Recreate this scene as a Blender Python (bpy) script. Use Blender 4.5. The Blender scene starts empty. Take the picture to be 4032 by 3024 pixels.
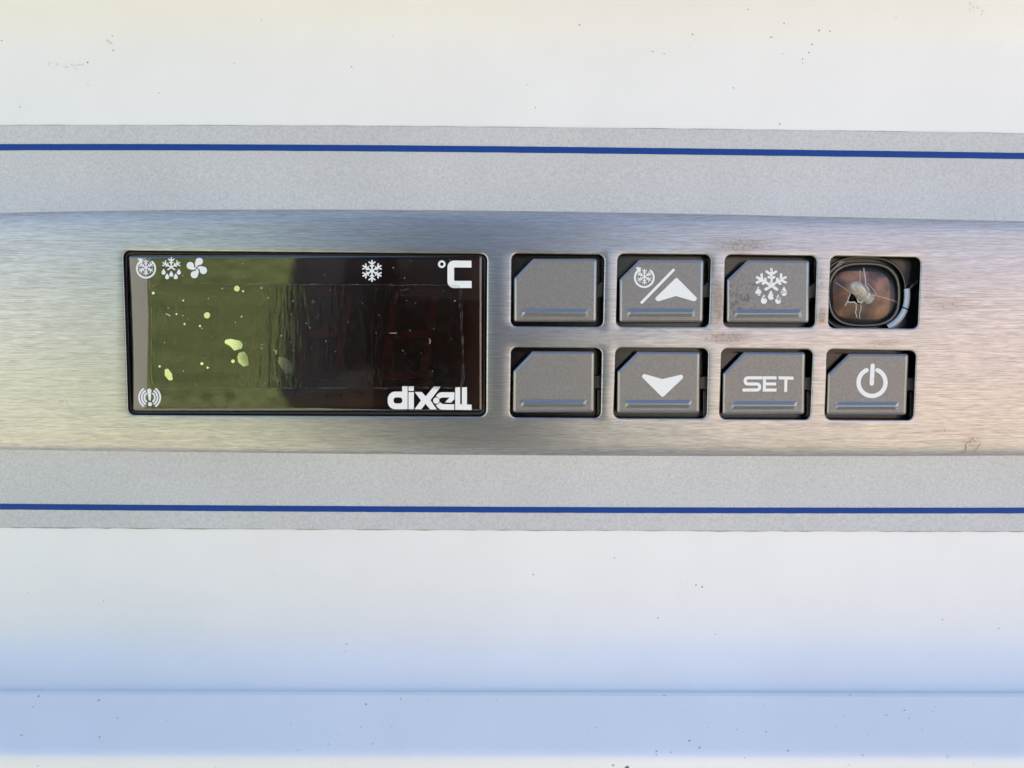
import bpy, bmesh, math, random
import numpy as np
from mathutils import Vector, Matrix
from mathutils.geometry import delaunay_2d_cdt

R = math.radians
random.seed(7); rng = np.random.default_rng(7)
sc = bpy.context.scene
C = sc.collection

# ------------------------------------------------------------------ camera
PX = 5.0e-5            # metres of panel per photo pixel
F = 3050.0             # focal length in photo pixels
D = F * PX             # camera to panel, 0.1525 m
Z0 = 1.0               # height of the controller above the ground
PITCH, ROLL = R(3.0), R(0.15)
cam_d = bpy.data.cameras.new('camera'); cam = bpy.data.objects.new('camera', cam_d); C.objects.link(cam)
cam.location = (0, -D * math.cos(PITCH), Z0 + D * math.sin(PITCH))
cam_d.sensor_fit = 'HORIZONTAL'; cam_d.sensor_width = 5.7; cam_d.lens = 5.7 * F / 4032
cam_d.clip_start = 0.005; cam_d.clip_end = 500
cam_d.dof.use_dof = True; cam_d.dof.focus_distance = D - 0.003; cam_d.dof.aperture_fstop = 1.9
CAM_R = Matrix.Rotation(math.pi / 2 - PITCH, 3, 'X') @ Matrix.Rotation(ROLL, 3, 'Z')
cam.rotation_euler = CAM_R.to_euler()
sc.camera = cam
CL = np.array(cam.location); CR = np.array(CAM_R)

# ------------------------------------------------------------------ sky, sun, exposure
SUN_EL, SUN_AZ = R(55), R(-34)          # behind the cabinet, a little to the left
world = bpy.data.worlds.new('World'); sc.world = world; world.use_nodes = True
wt = world.node_tree
sky = wt.nodes.new('ShaderNodeTexSky'); sky.sky_type = 'NISHITA'; sky.sun_disc = False
sky.sun_elevation = SUN_EL; sky.sun_rotation = SUN_AZ
sky.air_density = 1.0; sky.dust_density = 0.0; sky.ozone_density = 1.0
wt.links.new(sky.outputs[0], wt.nodes['Background'].inputs['Color'])
wt.nodes['Background'].inputs['Strength'].default_value = 0.15
sd = bpy.data.lights.new('sun', 'SUN'); sd.energy = 4.0; sd.angle = R(0.53); sd.color = (1.0, 0.972, 0.89)
sun = bpy.data.objects.new('sun', sd); C.objects.link(sun)
sdir = Vector((math.sin(SUN_AZ) * math.cos(SUN_EL), math.cos(SUN_AZ) * math.cos(SUN_EL), math.sin(SUN_EL)))
sun.rotation_euler = sdir.to_track_quat('Z', 'Y').to_euler(); sun.location = (0, 3, 6)
vs = sc.view_settings
vs.view_transform = 'Standard'; vs.look = 'None'; vs.gamma = 1; vs.use_curve_mapping = False
vs.exposure = 1.6
sc.cycles.use_denoising = True
sc.cycles.max_bounces = 10; sc.cycles.transparent_max_bounces = 16
sc.cycles.sample_clamp_indirect = 6

# ------------------------------------------------------------------ unprojection: photo pixel + height above the panel plane -> point
def place(px, py, d):
    """points seen at photo pixel (px, py), d pixels (of 0.05 mm) in front of the plane Y = 0"""
    px = np.asarray(px, float); py = np.asarray(py, float); d = np.asarray(d, float) * PX
    px, py, d = np.broadcast_arrays(px, py, d)
    v = np.stack([(px - 2016) / F, -(py - 1512) / F, -np.ones_like(px)], -1) @ CR.T
    t = (-d - CL[1]) / v[..., 1]
    return CL + v * t[..., None]

# ------------------------------------------------------------------ objects
def obj(name, verts, faces, m, parent=None, smooth=False, uv=None):
    me = bpy.data.meshes.new(name)
    me.from_pydata([tuple(v) for v in verts], [], [tuple(f) for f in faces])
    if m: me.materials.append(m)
    if smooth: me.polygons.foreach_set('use_smooth', [True] * len(me.polygons))
    if uv is not None:
        ul = me.uv_layers.new(name='UVMap')
        idx = np.zeros(len(me.loops), int); me.loops.foreach_get('vertex_index', idx)
        ul.data.foreach_set('uv', np.asarray(uv)[idx].ravel())
    me.update()
    o = bpy.data.objects.new(name, me); C.objects.link(o)
    if parent:
        o.parent = parent; o.matrix_parent_inverse = Matrix.Translation(-PIV[parent.name])
    return o
PIV = {}
def empty(name, loc):
    o = bpy.data.objects.new(name, None); C.objects.link(o); o.location = loc
    o.empty_display_size = .02; PIV[o.name] = Vector(loc); return o
class _Z(dict):
    def __missing__(self, k): return Vector((0, 0, 0))
PIV = _Z(PIV)
def tag(o, label=None, cat=None, group=None, kind=None):
    for k, v in (('label', label), ('category', cat), ('group', group), ('kind', kind)):
        if v: o[k] = v
    return o

# ------------------------------------------------------------------ materials
def mat(name):
    m = bpy.data.materials.new(name); m.use_nodes = True
    n = m.node_tree.nodes; return m, n, m.node_tree.links, n['Principled BSDF']
def N(nodes, typ, **kw):
    n = nodes.new('ShaderNode' + typ)
    for k, v in kw.items():
        if k in n.inputs: n.inputs[k].default_value = v
        else: setattr(n, k, v)
    return n
def ramp(nodes, stops, interp='LINEAR'):
    r = nodes.new('ShaderNodeValToRGB'); e = r.color_ramp.elements; r.color_ramp.interpolation = interp
    while len(e) < len(stops): e.new(.5)
    for q, (p, c) in zip(e, stops): q.position = p; q.color = c if len(c) == 4 else (*c, 1)
    return r
def g(v): return (v, v, v)
def simple(name, col, rough=.5, spec=.5, metal=0, bump=0, bscale=2000, coat=0):
    m, n, l, b = mat(name)
    b.inputs['Base Color'].default_value = (*col, 1); b.inputs['Roughness'].default_value = rough
    b.inputs['Specular IOR Level'].default_value = spec; b.inputs['Metallic'].default_value = metal
    b.inputs['Coat Weight'].default_value = coat
    if bump:
        tc = N(n, 'TexCoord'); nz = N(n, 'TexNoise', Scale=bscale, Detail=3.0)
        bp = N(n, 'Bump', Strength=bump, Distance=2e-5)
        l.new(tc.outputs['Object'], nz.inputs['Vector']); l.new(nz.outputs['Fac'], bp.inputs['Height'])
        l.new(bp.outputs['Normal'], b.inputs['Normal'])
    return m

def white_paint(name, spot_scale, spot_r, faint):
    """white enamel with a slight orange peel, specks of dirt and faint smears"""
    m, n, l, b = mat(name)
    tc = N(n, 'TexCoord')
    sm = N(n, 'TexNoise', Scale=38.0, Detail=6.0, Roughness=.6); l.new(tc.outputs['Object'], sm.inputs['Vector'])
    smr = ramp(n, [(.35, (.735, .74, .735)), (.7, (.70, .705, .70))]); l.new(sm.outputs['Fac'], smr.inputs['Fac'])
    col = smr.outputs['Color']
    # specks: warped voronoi cells, kept only where a coarse noise allows, each of its own size
    for sc_, rad, lo, hi, dark in ((spot_scale, spot_r, .46, .60, (.10, .10, .095)), (spot_scale * 2.3, spot_r * 1.1, .40, .62, (.34, .33, .31))):
        wn = N(n, 'TexNoise', Scale=sc_ * 2.2, Detail=2.0); l.new(tc.outputs['Object'], wn.inputs['Vector'])
        ad = N(n, 'VectorMath', operation='MULTIPLY_ADD'); ad.inputs[1].default_value = (.25 / sc_,) * 3
        l.new(wn.outputs['Color'], ad.inputs[0]); l.new(tc.outputs['Object'], ad.inputs[2])
        vo = N(n, 'TexVoronoi', Scale=sc_); l.new(ad.outputs[0], vo.inputs['Vector'])
        sp = N(n, 'SeparateColor'); l.new(vo.outputs['Color'], sp.inputs[0])
        pw = N(n, 'Math', operation='POWER'); pw.inputs[1].default_value = 5.0; l.new(sp.outputs[0], pw.inputs[0])
        th = N(n, 'Math', operation='MULTIPLY'); th.inputs[1].default_value = rad; l.new(pw.outputs[0], th.inputs[0])
        le = N(n, 'Math', operation='LESS_THAN'); l.new(vo.outputs['Distance'], le.inputs[0]); l.new(th.outputs[0], le.inputs[1])
        cl = N(n, 'TexNoise', Scale=30.0, Detail=2.0); l.new(tc.outputs['Object'], cl.inputs['Vector'])
        cr = ramp(n, [(lo, g(0)), (hi, g(1))]); l.new(cl.outputs['Fac'], cr.inputs['Fac'])
        mu = N(n, 'Math', operation='MULTIPLY'); l.new(le.outputs[0], mu.inputs[0]); l.new(cr.outputs['Color'], mu.inputs[1])
        mx = N(n, 'Mix', data_type='RGBA'); l.new(mu.outputs[0], mx.inputs['Factor']); l.new(col, mx.inputs[6]); mx.inputs[7].default_value = (*dark, 1)
        col = mx.outputs[2]
    l.new(col, b.inputs['Base Color'])
    b.inputs['Roughness'].default_value = .42; b.inputs['Specular IOR Level'].default_value = .35
    pe = N(n, 'TexNoise', Scale=900.0, Detail=2.0); l.new(tc.outputs['Object'], pe.inputs['Vector'])
    bp = N(n, 'Bump', Strength=.12, Distance=2e-5); l.new(pe.outputs['Fac'], bp.inputs['Height']); l.new(bp.outputs['Normal'], b.inputs['Normal'])
    return m
M_WHITE = white_paint('white_enamel', 230, .06, .3)
M_LEDGE = white_paint('white_enamel_dusty', 340, .15, .5)
M_BODY = simple('cabinet_white', (.78, .78, .77), .45)

def vinyl():
    m, n, l, b = mat('silver_grey_vinyl')
    tc = N(n, 'TexCoord')
    a = N(n, 'TexNoise', Scale=2300.0, Detail=3.0, Roughness=.65); l.new(tc.outputs['Object'], a.inputs['Vector'])
    ar = ramp(n, [(.3, (.41, .42, .425)), (.5, (.48, .49, .495)), (.72, (.55, .56, .565))]); l.new(a.outputs['Fac'], ar.inputs['Fac'])
    c = N(n, 'TexNoise', Scale=25.0, Detail=4.0); l.new(tc.outputs['Object'], c.inputs['Vector'])
    cr = ramp(n, [(.3, g(.93)), (.7, g(1.04))]); l.new(c.outputs['Fac'], cr.inputs['Fac'])
    mx = N(n, 'Mix', data_type='RGBA', blend_type='MULTIPLY'); mx.inputs['Factor'].default_value = 1
    l.new(ar.outputs[0], mx.inputs[6]); l.new(cr.outputs[0], mx.inputs[7])
    # dark grains of dirt
    v = N(n, 'TexVoronoi', Scale=420.0); l.new(tc.outputs['Object'], v.inputs['Vector'])
    sp = N(n, 'SeparateColor'); l.new(v.outputs['Color'], sp.inputs[0])
    pw = N(n, 'Math', operation='POWER'); pw.inputs[1].default_value = 4.0; l.new(sp.outputs[1], pw.inputs[0])
    th = N(n, 'Math', operation='MULTIPLY'); th.inputs[1].default_value = .06; l.new(pw.outputs[0], th.inputs[0])
    le = N(n, 'Math', operation='LESS_THAN'); l.new(v.outputs['Distance'], le.inputs[0]); l.new(th.outputs[0], le.inputs[1])
    m2 = N(n, 'Mix', data_type='RGBA'); l.new(le.outputs[0], m2.inputs['Factor']); l.new(mx.outputs[2], m2.inputs[6]); m2.inputs[7].default_value = (.17, .17, .17, 1)
    l.new(m2.outputs[2], b.inputs['Base Color'])
    b.inputs['Roughness'].default_value = .55; b.inputs['Specular IOR Level'].default_value = .4
    bp = N(n, 'Bump', Strength=.55, Distance=3e-5); l.new(a.outputs['Fac'], bp.inputs['Height']); l.new(bp.outputs['Normal'], b.inputs['Normal'])
    return m
M_VINYL = vinyl()
M_STRIPE = simple('blue_stripe_ink', (.006, .045, .23), .6, .2, bump=.2, bscale=1800)
M_GLUE = simple('old_adhesive', (.30, .30, .26), .7, .2, bump=.6, bscale=1500)

def steel():
    """brushed stainless steel: horizontal grain, fine scratches, brown dirt with shapes of its own"""
    m, n, l, b = mat('brushed_steel')
    uv = N(n, 'UVMap'); uv.uv_map = 'UVMap'          # one uv unit = 1000 photo pixels
    def streak(sx, sy, detail=4.0, seed=0):
        mp = N(n, 'Mapping'); mp.inputs['Scale'].default_value = (sx, sy, 1); mp.inputs['Location'].default_value = (seed, seed * .7, seed * .3)
        l.new(uv.outputs[0], mp.inputs['Vector'])
        t = N(n, 'TexNoise', Scale=1.0, Detail=detail, Roughness=.62); l.new(mp.outputs[0], t.inputs['Vector']); return t
    s1 = streak(8, 260, 2.0, 1.3); s2 = streak(22, 480, 1.0, 4.1); s3 = streak(1.1, 80, 2.0, 8.2)
    sm = N(n, 'Math', operation='ADD'); l.new(s1.outputs['Fac'], sm.inputs[0]); l.new(s2.outputs['Fac'], sm.inputs[1])
    s4 = N(n, 'Math', operation='MULTIPLY_ADD'); s4.inputs[1].default_value = .12; l.new(s3.outputs['Fac'], s4.inputs[0]); l.new(sm.outputs[0], s4.inputs[2])
    cr = ramp(n, [(.36, (.345, .335, .325)), (.5, (.445, .435, .422)), (.64, (.545, .533, .518))])
    mr = N(n, 'Math', operation='MULTIPLY'); mr.inputs[1].default_value = 1 / 2.12; l.new(s4.outputs[0], mr.inputs[0]); l.new(mr.outputs[0], cr.inputs['Fac'])
    col = cr.outputs[0]
    # dirt: (centre px, py, radii, strength)
    pos = N(n, 'SeparateXYZ'); l.new(uv.outputs[0], pos.inputs[0])
    mask = None
    for cx, cy, rx, ry, st in DIRT:
        mp = N(n, 'Mapping', vector_type='TEXTURE')
        mp.inputs['Location'].default_value = (cx / 1000, -cy / 1000, 0); mp.inputs['Scale'].default_value = (rx / 1000, ry / 1000, 1)
        l.new(uv.outputs[0], mp.inputs['Vector'])
        ln = N(n, 'VectorMath', operation='LENGTH'); l.new(mp.outputs[0], ln.inputs[0])
        rr = N(n, 'MapRange', interpolation_type='SMOOTHSTEP'); rr.inputs['From Min'].default_value = 1.25; rr.inputs['From Max'].default_value = .25
        rr.inputs['To Max'].default_value = st; l.new(ln.outputs['Value'], rr.inputs['Value'])
        if mask is None: mask = rr.outputs[0]
        else:
            mxn = N(n, 'Math', operation='MAXIMUM'); l.new(mask, mxn.inputs[0]); l.new(rr.outputs[0], mxn.inputs[1]); mask = mxn.outputs[0]
    mp = N(n, 'Mapping'); mp.inputs['Scale'].default_value = (75, 100, 1); l.new(uv.outputs[0], mp.inputs['Vector'])
    dn = N(n, 'TexNoise', Scale=1.0, Detail=5.0, Roughness=.7); l.new(mp.outputs[0], dn.inputs['Vector'])
    dm = N(n, 'Math', operation='MULTIPLY_ADD'); dm.inputs[1].default_value = .34; l.new(mask, dm.inputs[0]); l.new(dn.outputs['Fac'], dm.inputs[2])
    dr = ramp(n, [(.66, g(0)), (.90, g(.6))]); l.new(dm.outputs[0], dr.inputs['Fac'])
    mx = N(n, 'Mix', data_type='RGBA'); l.new(dr.outputs[0], mx.inputs['Factor']); l.new(col, mx.inputs[6]); mx.inputs[7].default_value = (.105, .075, .042, 1)
    film = N(n, 'Math', operation='MULTIPLY'); film.inputs[1].default_value = .36; l.new(mask, film.inputs[0])
    m3 = N(n, 'Mix', data_type='RGBA'); l.new(film.outputs[0], m3.inputs['Factor']); l.new(mx.outputs[2], m3.inputs[6]); m3.inputs[7].default_value = (.25, .19, .13, 1)
    l.new(m3.outputs[2], b.inputs['Base Color'])
    inv = N(n, 'Math', operation='SUBTRACT'); inv.inputs[0].default_value = 1.0; l.new(dr.outputs[0], inv.inputs[1]); l.new(inv.outputs[0], b.inputs['Metallic'])
    rr = ramp(n, [(.38, g(.46)), (.62, g(.38))]); l.new(mr.outputs[0], rr.inputs['Fac']); l.new(rr.outputs[0], b.inputs['Roughness'])
    b.inputs['Anisotropic'].default_value = .78; b.inputs['Anisotropic Rotation'].default_value = .25
    tg = N(n, 'Tangent', direction_type='UV_MAP'); tg.uv_map = 'UVMap'; l.new(tg.outputs[0], b.inputs['Tangent'])
    bp = N(n, 'Bump', Strength=.16, Distance=1.5e-5); l.new(s4.outputs[0], bp.inputs['Height']); l.new(bp.outputs['Normal'], b.inputs['Normal'])
    return m
DIRT = [(2828, 1190, 34, 130, 1.0), (2930, 965, 170, 40, .7), (2870, 1330, 130, 30, .8), (3235, 1245, 30, 50, .85), (3230, 1120, 22, 110, .5),
        (3480, 1350, 110, 26, .5), (3720, 1195, 130, 44, .5), (1990, 1375, 14, 12, .8), (3830, 1735, 60, 40, .55), (2800, 1050, 24, 60, .7),
        (3660, 1130, 40, 120, .4), (480, 1730, 200, 22, .35), (2930, 1160, 10, 10, 0)]
M_STEEL = steel()

def key_plastic(name, dirty):
    m, n, l, b = mat(name)
    tc = N(n, 'TexCoord')
    a = N(n, 'TexNoise', Scale=2600.0, Detail=2.0, Roughness=.6); l.new(tc.outputs['Object'], a.inputs['Vector'])
    ar = ramp(n, [(.3, (.15, .145, .138)), (.7, (.205, .198, .188))]); l.new(a.outputs['Fac'], ar.inputs['Fac'])
    col = ar.outputs[0]
    if dirty:
        q = N(n, 'TexNoise', Scale=1500.0, Detail=5.0, Roughness=.7); l.new(tc.outputs['Object'], q.inputs['Vector'])
        # dirt gathers at the lower left of the key
        mp = N(n, 'Mapping', vector_type='TEXTURE'); c0 = place(2900, 1190, 60)
        mp.inputs['Location'].default_value = tuple(c0); mp.inputs['Scale'].default_value = (.007, .1, .0055)
        l.new(tc.outputs['Object'], mp.inputs['Vector'])
        ln = N(n, 'VectorMath', operation='LENGTH'); l.new(mp.outputs[0], ln.inputs[0])
        rr = N(n, 'MapRange', interpolation_type='SMOOTHSTEP'); rr.inputs['From Min'].default_value = 1.9; rr.inputs['From Max'].default_value = .2
        rr.inputs['To Max'].default_value = .2; l.new(ln.outputs['Value'], rr.inputs['Value'])
        ad = N(n, 'Math', operation='ADD'); l.new(q.outputs['Fac'], ad.inputs[0]); l.new(rr.outputs[0], ad.inputs[1])
        dr = ramp(n, [(.68, g(0)), (.80, g(.65))]); l.new(ad.outputs[0], dr.inputs['Fac'])
        mx = N(n, 'Mix', data_type='RGBA'); l.new(dr.outputs[0], mx.inputs['Factor']); l.new(col, mx.inputs[6]); mx.inputs[7].default_value = (.035, .028, .022, 1)
        col = mx.outputs[2]
    l.new(col, b.inputs['Base Color'])
    b.inputs['Roughness'].default_value = .38; b.inputs['Specular IOR Level'].default_value = .6
    bp = N(n, 'Bump', Strength=.5, Distance=2.2e-5); l.new(a.outputs['Fac'], bp.inputs['Height']); l.new(bp.outputs['Normal'], b.inputs['Normal'])
    return m
M_GLOSS = simple('grey_key_smooth', (.25, .25, .25), .3, .6, metal=.8)
M_KEY = key_plastic('grey_key_plastic', False); M_KEYD = key_plastic('grey_key_plastic_soiled', True)

def print_white(name, worn, scale=1500.0):
    m, n, l, b = mat(name)
    tc = N(n, 'TexCoord')
    a = N(n, 'TexNoise', Scale=scale, Detail=5.0, Roughness=.7); l.new(tc.outputs['Object'], a.inputs['Vector'])
    r = ramp(n, [(worn, (.72, .73, .73)), (worn + .05, (.16, .13, .09))]); l.new(a.outputs['Fac'], r.inputs['Fac'])
    l.new(r.outputs[0], b.inputs['Base Color']); b.inputs['Roughness'].default_value = .6; b.inputs['Specular IOR Level'].default_value = .2
    return m
M_PRINT = print_white('white_print', .69); M_PRINT_WORN = print_white('white_print_worn', .555, 1700); M_PRINT_SCUFF = print_white('white_print_scuffed', .64, 1200)

M_BLACK = simple('black_plastic', (.010, .010, .011), .22, .5)
M_BLACK_SATIN = simple('black_plastic_satin', (.014, .014, .015), .38, .5, bump=.3, bscale=1500)

def film_mask(n, l, nz, bp):
    """the lens surface ripples only where the film clings to it"""
    tc = N(n, 'TexCoord'); sp = N(n, 'SeparateXYZ'); l.new(tc.outputs['Object'], sp.inputs[0]); last = nz.outputs['Fac']
    a, b = place(605, 1118, 90), place(1815, 1528, 90)
    for ax, lo, hi in ((0, a[0], b[0]), (2, b[2], a[2])):
        for op, v in (('GREATER_THAN', lo), ('LESS_THAN', hi)):
            q = N(n, 'Math', operation=op); q.inputs[1].default_value = v; l.new(sp.outputs[ax], q.inputs[0])
            mu = N(n, 'Math', operation='MULTIPLY'); l.new(last, mu.inputs[0]); l.new(q.outputs[0], mu.inputs[1]); last = mu.outputs[0]
    l.new(last, bp.inputs['Height'])
def pane(name, tint, ior, rough=0.0, bump=0.0, haze=0.0, boost=1.0):
    """clear plastic sheet: mirror by Fresnel, otherwise tinted see-through; no refraction, as for a thin sheet"""
    m, n, l, b = mat(name); n.remove(b); out = n['Material Output']
    tr = N(n, 'BsdfTransparent'); tr.inputs['Color'].default_value = (*tint, 1)
    gl = N(n, 'BsdfGlossy'); gl.inputs['Roughness'].default_value = rough
    fr = N(n, 'Fresnel', IOR=ior); tc = N(n, 'TexCoord')
    if bump:
        mp = N(n, 'Mapping'); mp.inputs['Scale'].default_value = (800, 1, 160); l.new(tc.outputs['Object'], mp.inputs['Vector'])
        nz = N(n, 'TexNoise', Scale=1.0, Detail=4.0); l.new(mp.outputs[0], nz.inputs['Vector'])
        bp = N(n, 'Bump', Strength=bump, Distance=4e-5)
        if name == 'smoked_lens': film_mask(n, l, nz, bp)
        else: l.new(nz.outputs['Fac'], bp.inputs['Height'])
        l.new(bp.outputs['Normal'], gl.inputs['Normal']); l.new(bp.outputs['Normal'], fr.inputs['Normal'])
    mx = N(n, 'MixShader'); l.new(fr.outputs[0], mx.inputs[0]); l.new(tr.outputs[0], mx.inputs[1]); l.new(gl.outputs[0], mx.inputs[2])
    last = mx.outputs[0]
    if haze:
        df = N(n, 'BsdfDiffuse'); df.inputs['Color'].default_value = (.5, .5, .47, 1)
        q = N(n, 'TexNoise', Scale=900.0, Detail=6.0, Roughness=.75); l.new(tc.outputs['Object'], q.inputs['Vector'])
        qr = ramp(n, [(.45, g(0)), (.8, g(haze))]); l.new(q.outputs['Fac'], qr.inputs['Fac'])
        m2 = N(n, 'MixShader'); l.new(qr.outputs[0], m2.inputs[0]); l.new(last, m2.inputs[1]); l.new(df.outputs[0], m2.inputs[2]); last = m2.outputs[0]
    l.new(last, out.inputs['Surface'])
    return m
M_LENS = pane('smoked_lens', (.50, .42, .38), 2.1, .03, .75, .012)
M_FILM = pane('protective_film', (.95, .95, .94), 1.2, .06, .10, .014)
M_BUBBLE = pane('trapped_air', (.95, .95, .95), 3.0, .06, 0, .03)
M_FLECK = simple('dust_fleck', (.55, .56, .50), .6)
M_FILMEDGE = pane('film_edge', (.85, .85, .85), 1.6, .3, 0, .55)
M_SEG = simple('unlit_red_segment', (.36, .10, .075), .6)
M_BOARD = simple('display_board', (.20, .115, .09), .7)
M_AMBER = simple('amber_led', (.45, .16, .05), .25)

# ------------------------------------------------------------------ 2-D signed distance shapes in photo pixels -> print meshes
def seg(ax, ay, bx, by, w):
    def f(x, y):
        dx, dy = bx - ax, by - ay; t = np.clip(((x - ax) * dx + (y - ay) * dy) / (dx * dx + dy * dy + 1e-9), 0, 1)
        return np.hypot(x - ax - t * dx, y - ay - t * dy) - w / 2
    return f
def circ(cx, cy, r): return lambda x, y: np.hypot(x - cx, y - cy) - r
def cone(ax, ay, ra, bx, by, rb, k=14):
    return union(*[circ(ax + (bx - ax) * t, ay + (by - ay) * t, ra + (rb - ra) * t) for t in np.linspace(0, 1, k)])
def union(*fs):
    def f(x, y):
        v = fs[0](x, y)
        for q in fs[1:]: v = np.minimum(v, q(x, y))
        return v
    return f
def minus(a, b): return lambda x, y: np.maximum(a(x, y), -b(x, y))
def inter(a, b): return lambda x, y: np.maximum(a(x, y), b(x, y))
def poly(pts, r=0.0):
    P = np.array(pts, float)
    def f(x, y):
        d = np.full(x.shape, 1e9); s = np.ones(x.shape)
        for i in range(len(P)):
            a, b = P[i], P[i - 1]
            ex, ey = b - a; wx, wy = x - a[0], y - a[1]
            t = np.clip((wx * ex + wy * ey) / (ex * ex + ey * ey + 1e-12), 0, 1)
            d = np.minimum(d, (wx - ex * t) ** 2 + (wy - ey * t) ** 2)
            c1 = y >= a[1]; c2 = y < b[1]; c3 = ex * wy > ey * wx
            s = np.where((c1 & c2 & c3) | (~c1 & ~c2 & ~c3), -s, s)
        return s * np.sqrt(d) - r
    return f
def arc(cx, cy, r, w, a0, a1):
    """ring stroke of radius r from angle a0 to a1 (degrees, 0 = right, 90 = up), round ends"""
    pts = [(cx + r * math.cos(R(a)), cy - r * math.sin(R(a))) for a in np.linspace(a0, a1, max(3, int(abs(a1 - a0) / 6)))]
    mid = (a0 + a1) / 2; half = abs(a1 - a0) / 2
    def f(x, y):
        th = np.degrees(np.arctan2(cy - y, x - cx)); dl = np.abs((th - mid + 180) % 360 - 180)
        e = np.minimum(np.hypot(x - pts[0][0], y - pts[0][1]), np.hypot(x - pts[-1][0], y - pts[-1][1]))
        return np.where(dl < half, np.abs(np.hypot(x - cx, y - cy) - r), e) - w / 2
    return f
def path(pts, w): return union(*[seg(*pts[i], *pts[i + 1], w) for i in range(len(pts) - 1)])
def snow(cx, cy, Rr, w, arms=(90, 30, -30, -90, -150, 150)):
    fs = []
    for a in arms:
        c, s = math.cos(R(a)), -math.sin(R(a)); p = lambda t: (cx + c * Rr * t, cy + s * Rr * t)
        fs.append(seg(cx, cy, *p(.94), w))
        for t0, ln in ((.62, .33), (.38, .20)):
            for sg in (-1, 1):
                b = a + sg * 55; q = p(t0)
                fs.append(seg(*q, q[0] + math.cos(R(b)) * Rr * ln, q[1] - math.sin(R(b)) * Rr * ln, w * .92))
    return union(*fs)
def drop(cx, cy, h, w): return cone(cx, cy - h * .5 + 1, 1.0, cx, cy + h * .5 - w * .5, w * .5, 16)

def march(f, box, step):
    x0, y0, x1, y1 = box
    xs = np.arange(x0, x1 + step, step); ys = np.arange(y0, y1 + step, step)
    X, Y = np.meshgrid(xs, ys); V = f(X, Y); V = np.where(np.abs(V) < 1e-6, 1e-6, V)
    ins = V < 0; vid = {}; P = []; faces = []
    def pt(k, p):
        if k not in vid: vid[k] = len(P); P.append(p)
        return vid[k]
    def corner(j, i): return pt(('c', j, i), (X[j, i], Y[j, i]))
    def cut(a, b):
        k = ('e',) + (a + b if a < b else b + a)
        va, vb = V[a], V[b]; t = va / (va - vb)
        return pt(k, (X[a] + (X[b] - X[a]) * t, Y[a] + (Y[b] - Y[a]) * t))
    cnt = ins[:-1, :-1].astype(int) + ins[1:, :-1] + ins[:-1, 1:] + ins[1:, 1:]
    for j, i in zip(*np.nonzero(cnt)):
        cs = [(j, i), (j, i + 1), (j + 1, i + 1), (j + 1, i)]
        inn = [bool(ins[c]) for c in cs]; fc = []
        for k in range(4):
            a, b = cs[k], cs[(k + 1) % 4]
            if inn[k]: fc.append(corner(*a))
            if inn[k] != inn[(k + 1) % 4]: fc.append(cut(a, b))
        if len(fc) > 2: faces.append(fc[::-1])
    return np.array(P), faces
def decal(name, f, box, step, dfun, m, parent, flip=True):
    P, faces = march(f, box, step)
    faces = [q[::-1] for q in faces]
    return obj(name, place(P[:, 0], P[:, 1], dfun(P[:, 0], P[:, 1])), faces, m, parent)
def box_of(cx, cy, r): return (cx - r, cy - r, cx + r, cy + r)

# ------------------------------------------------------------------ photo curves (edges of the band, stripes and plate)
def fit(pts, deg=2):
    xs, ys = zip(*pts); p = np.polyfit(xs, ys, deg)
    def f(x):
        x = np.asarray(x, float); c = np.clip(x, -100, 4132)
        dp = np.polyder(p); return np.polyval(p, c) + np.polyval(dp, c) * (x - c)
    return f
E_BAND_T = fit([(0, 493.6), (1000, 496), (2016, 500), (2930, 512), (4032, 526)], 3)
E_STRIPE_T = fit([(0, 567), (1000, 569), (2016, 575), (2930, 587.5), (4032, 601.5)], 3)
E_STRIPE_B = fit([(0, 1983), (1000, 1990.5), (2016, 1996), (3400, 1998), (4032, 1999)])
E_BAND_B = fit([(0, 2075), (1000, 2082), (2016, 2087), (3400, 2089), (4032, 2092)])
E_PL_T = fit([(0, 834), (430, 826), (1200, 822), (1700, 822), (2016, 827), (2745, 837), (3400, 850), (4032, 863)], 3)
E_PL_B = fit([(0, 1773), (430, 1781), (1000, 1787), (2016, 1794), (3400, 1799), (3780, 1799), (4032, 1795)], 3)

# ------------------------------------------------------------------ the refrigerator front: a pressed profile carried along X
SLOPE = [(-700, -.75), (-150, -.8), (0, -.6), (80, -.42), (190, -.08), (400, 0), (560, .04), (740, .08), (815, .22), (870, .25), (890, 0), (905, -3), (930, -3), (940, 0),
         (1665, 0), (1675, 3), (1700, 3), (1715, 0), (1740, -.25), (1810, -.22), (1900, -.07), (2080, -.02), (2300, 0), (2440, .08), (2510, .3), (2580, .65), (2660, 1.0), (2705, 1.2), (2739, 1.3)]
LEDGE = [(2739, 2.2), (2940, 2.2), (2962, 1.4), (2985, .35), (3010, .04), (3060, -.05), (3300, -.05), (3500, 0)]
def integrate(slopes, pys, d0):
    out = []; d = d0; prev = None; z = None
    sp, sv = zip(*slopes)
    for py in pys:
        p = place(2016, py, d)
        if prev is not None:
            t0 = (CL[2] - prev[1][2]) / (prev[1][1] - CL[1]); p1 = place(2016, py, d)
            tt = (CL[2] - p1[2]) / (p1[1] - CL[1])
            s = np.interp((py + prev[0]) / 2, sp, sv)
            dz = (D * math.cos(PITCH) - d * PX) * (tt - t0) / (1 + s * tt)
            d = d + s * dz / PX
            p = place(2016, py, d)
        out.append((p[2], d)); prev = (py, p)
    return out
def rebase(prof, py_list, at, val):
    k = min(range(len(py_list)), key=lambda i: abs(py_list[i] - at)); off = prof[k][1] - val
    return off
PY1 = list(range(-700, 2700, 10)) + list(range(2700, 2740, 3))
d_start = 0.0
for _ in range(12):
    pr = integrate(SLOPE, PY1, d_start); d_start -= rebase(pr, PY1, 400, 0)
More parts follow.
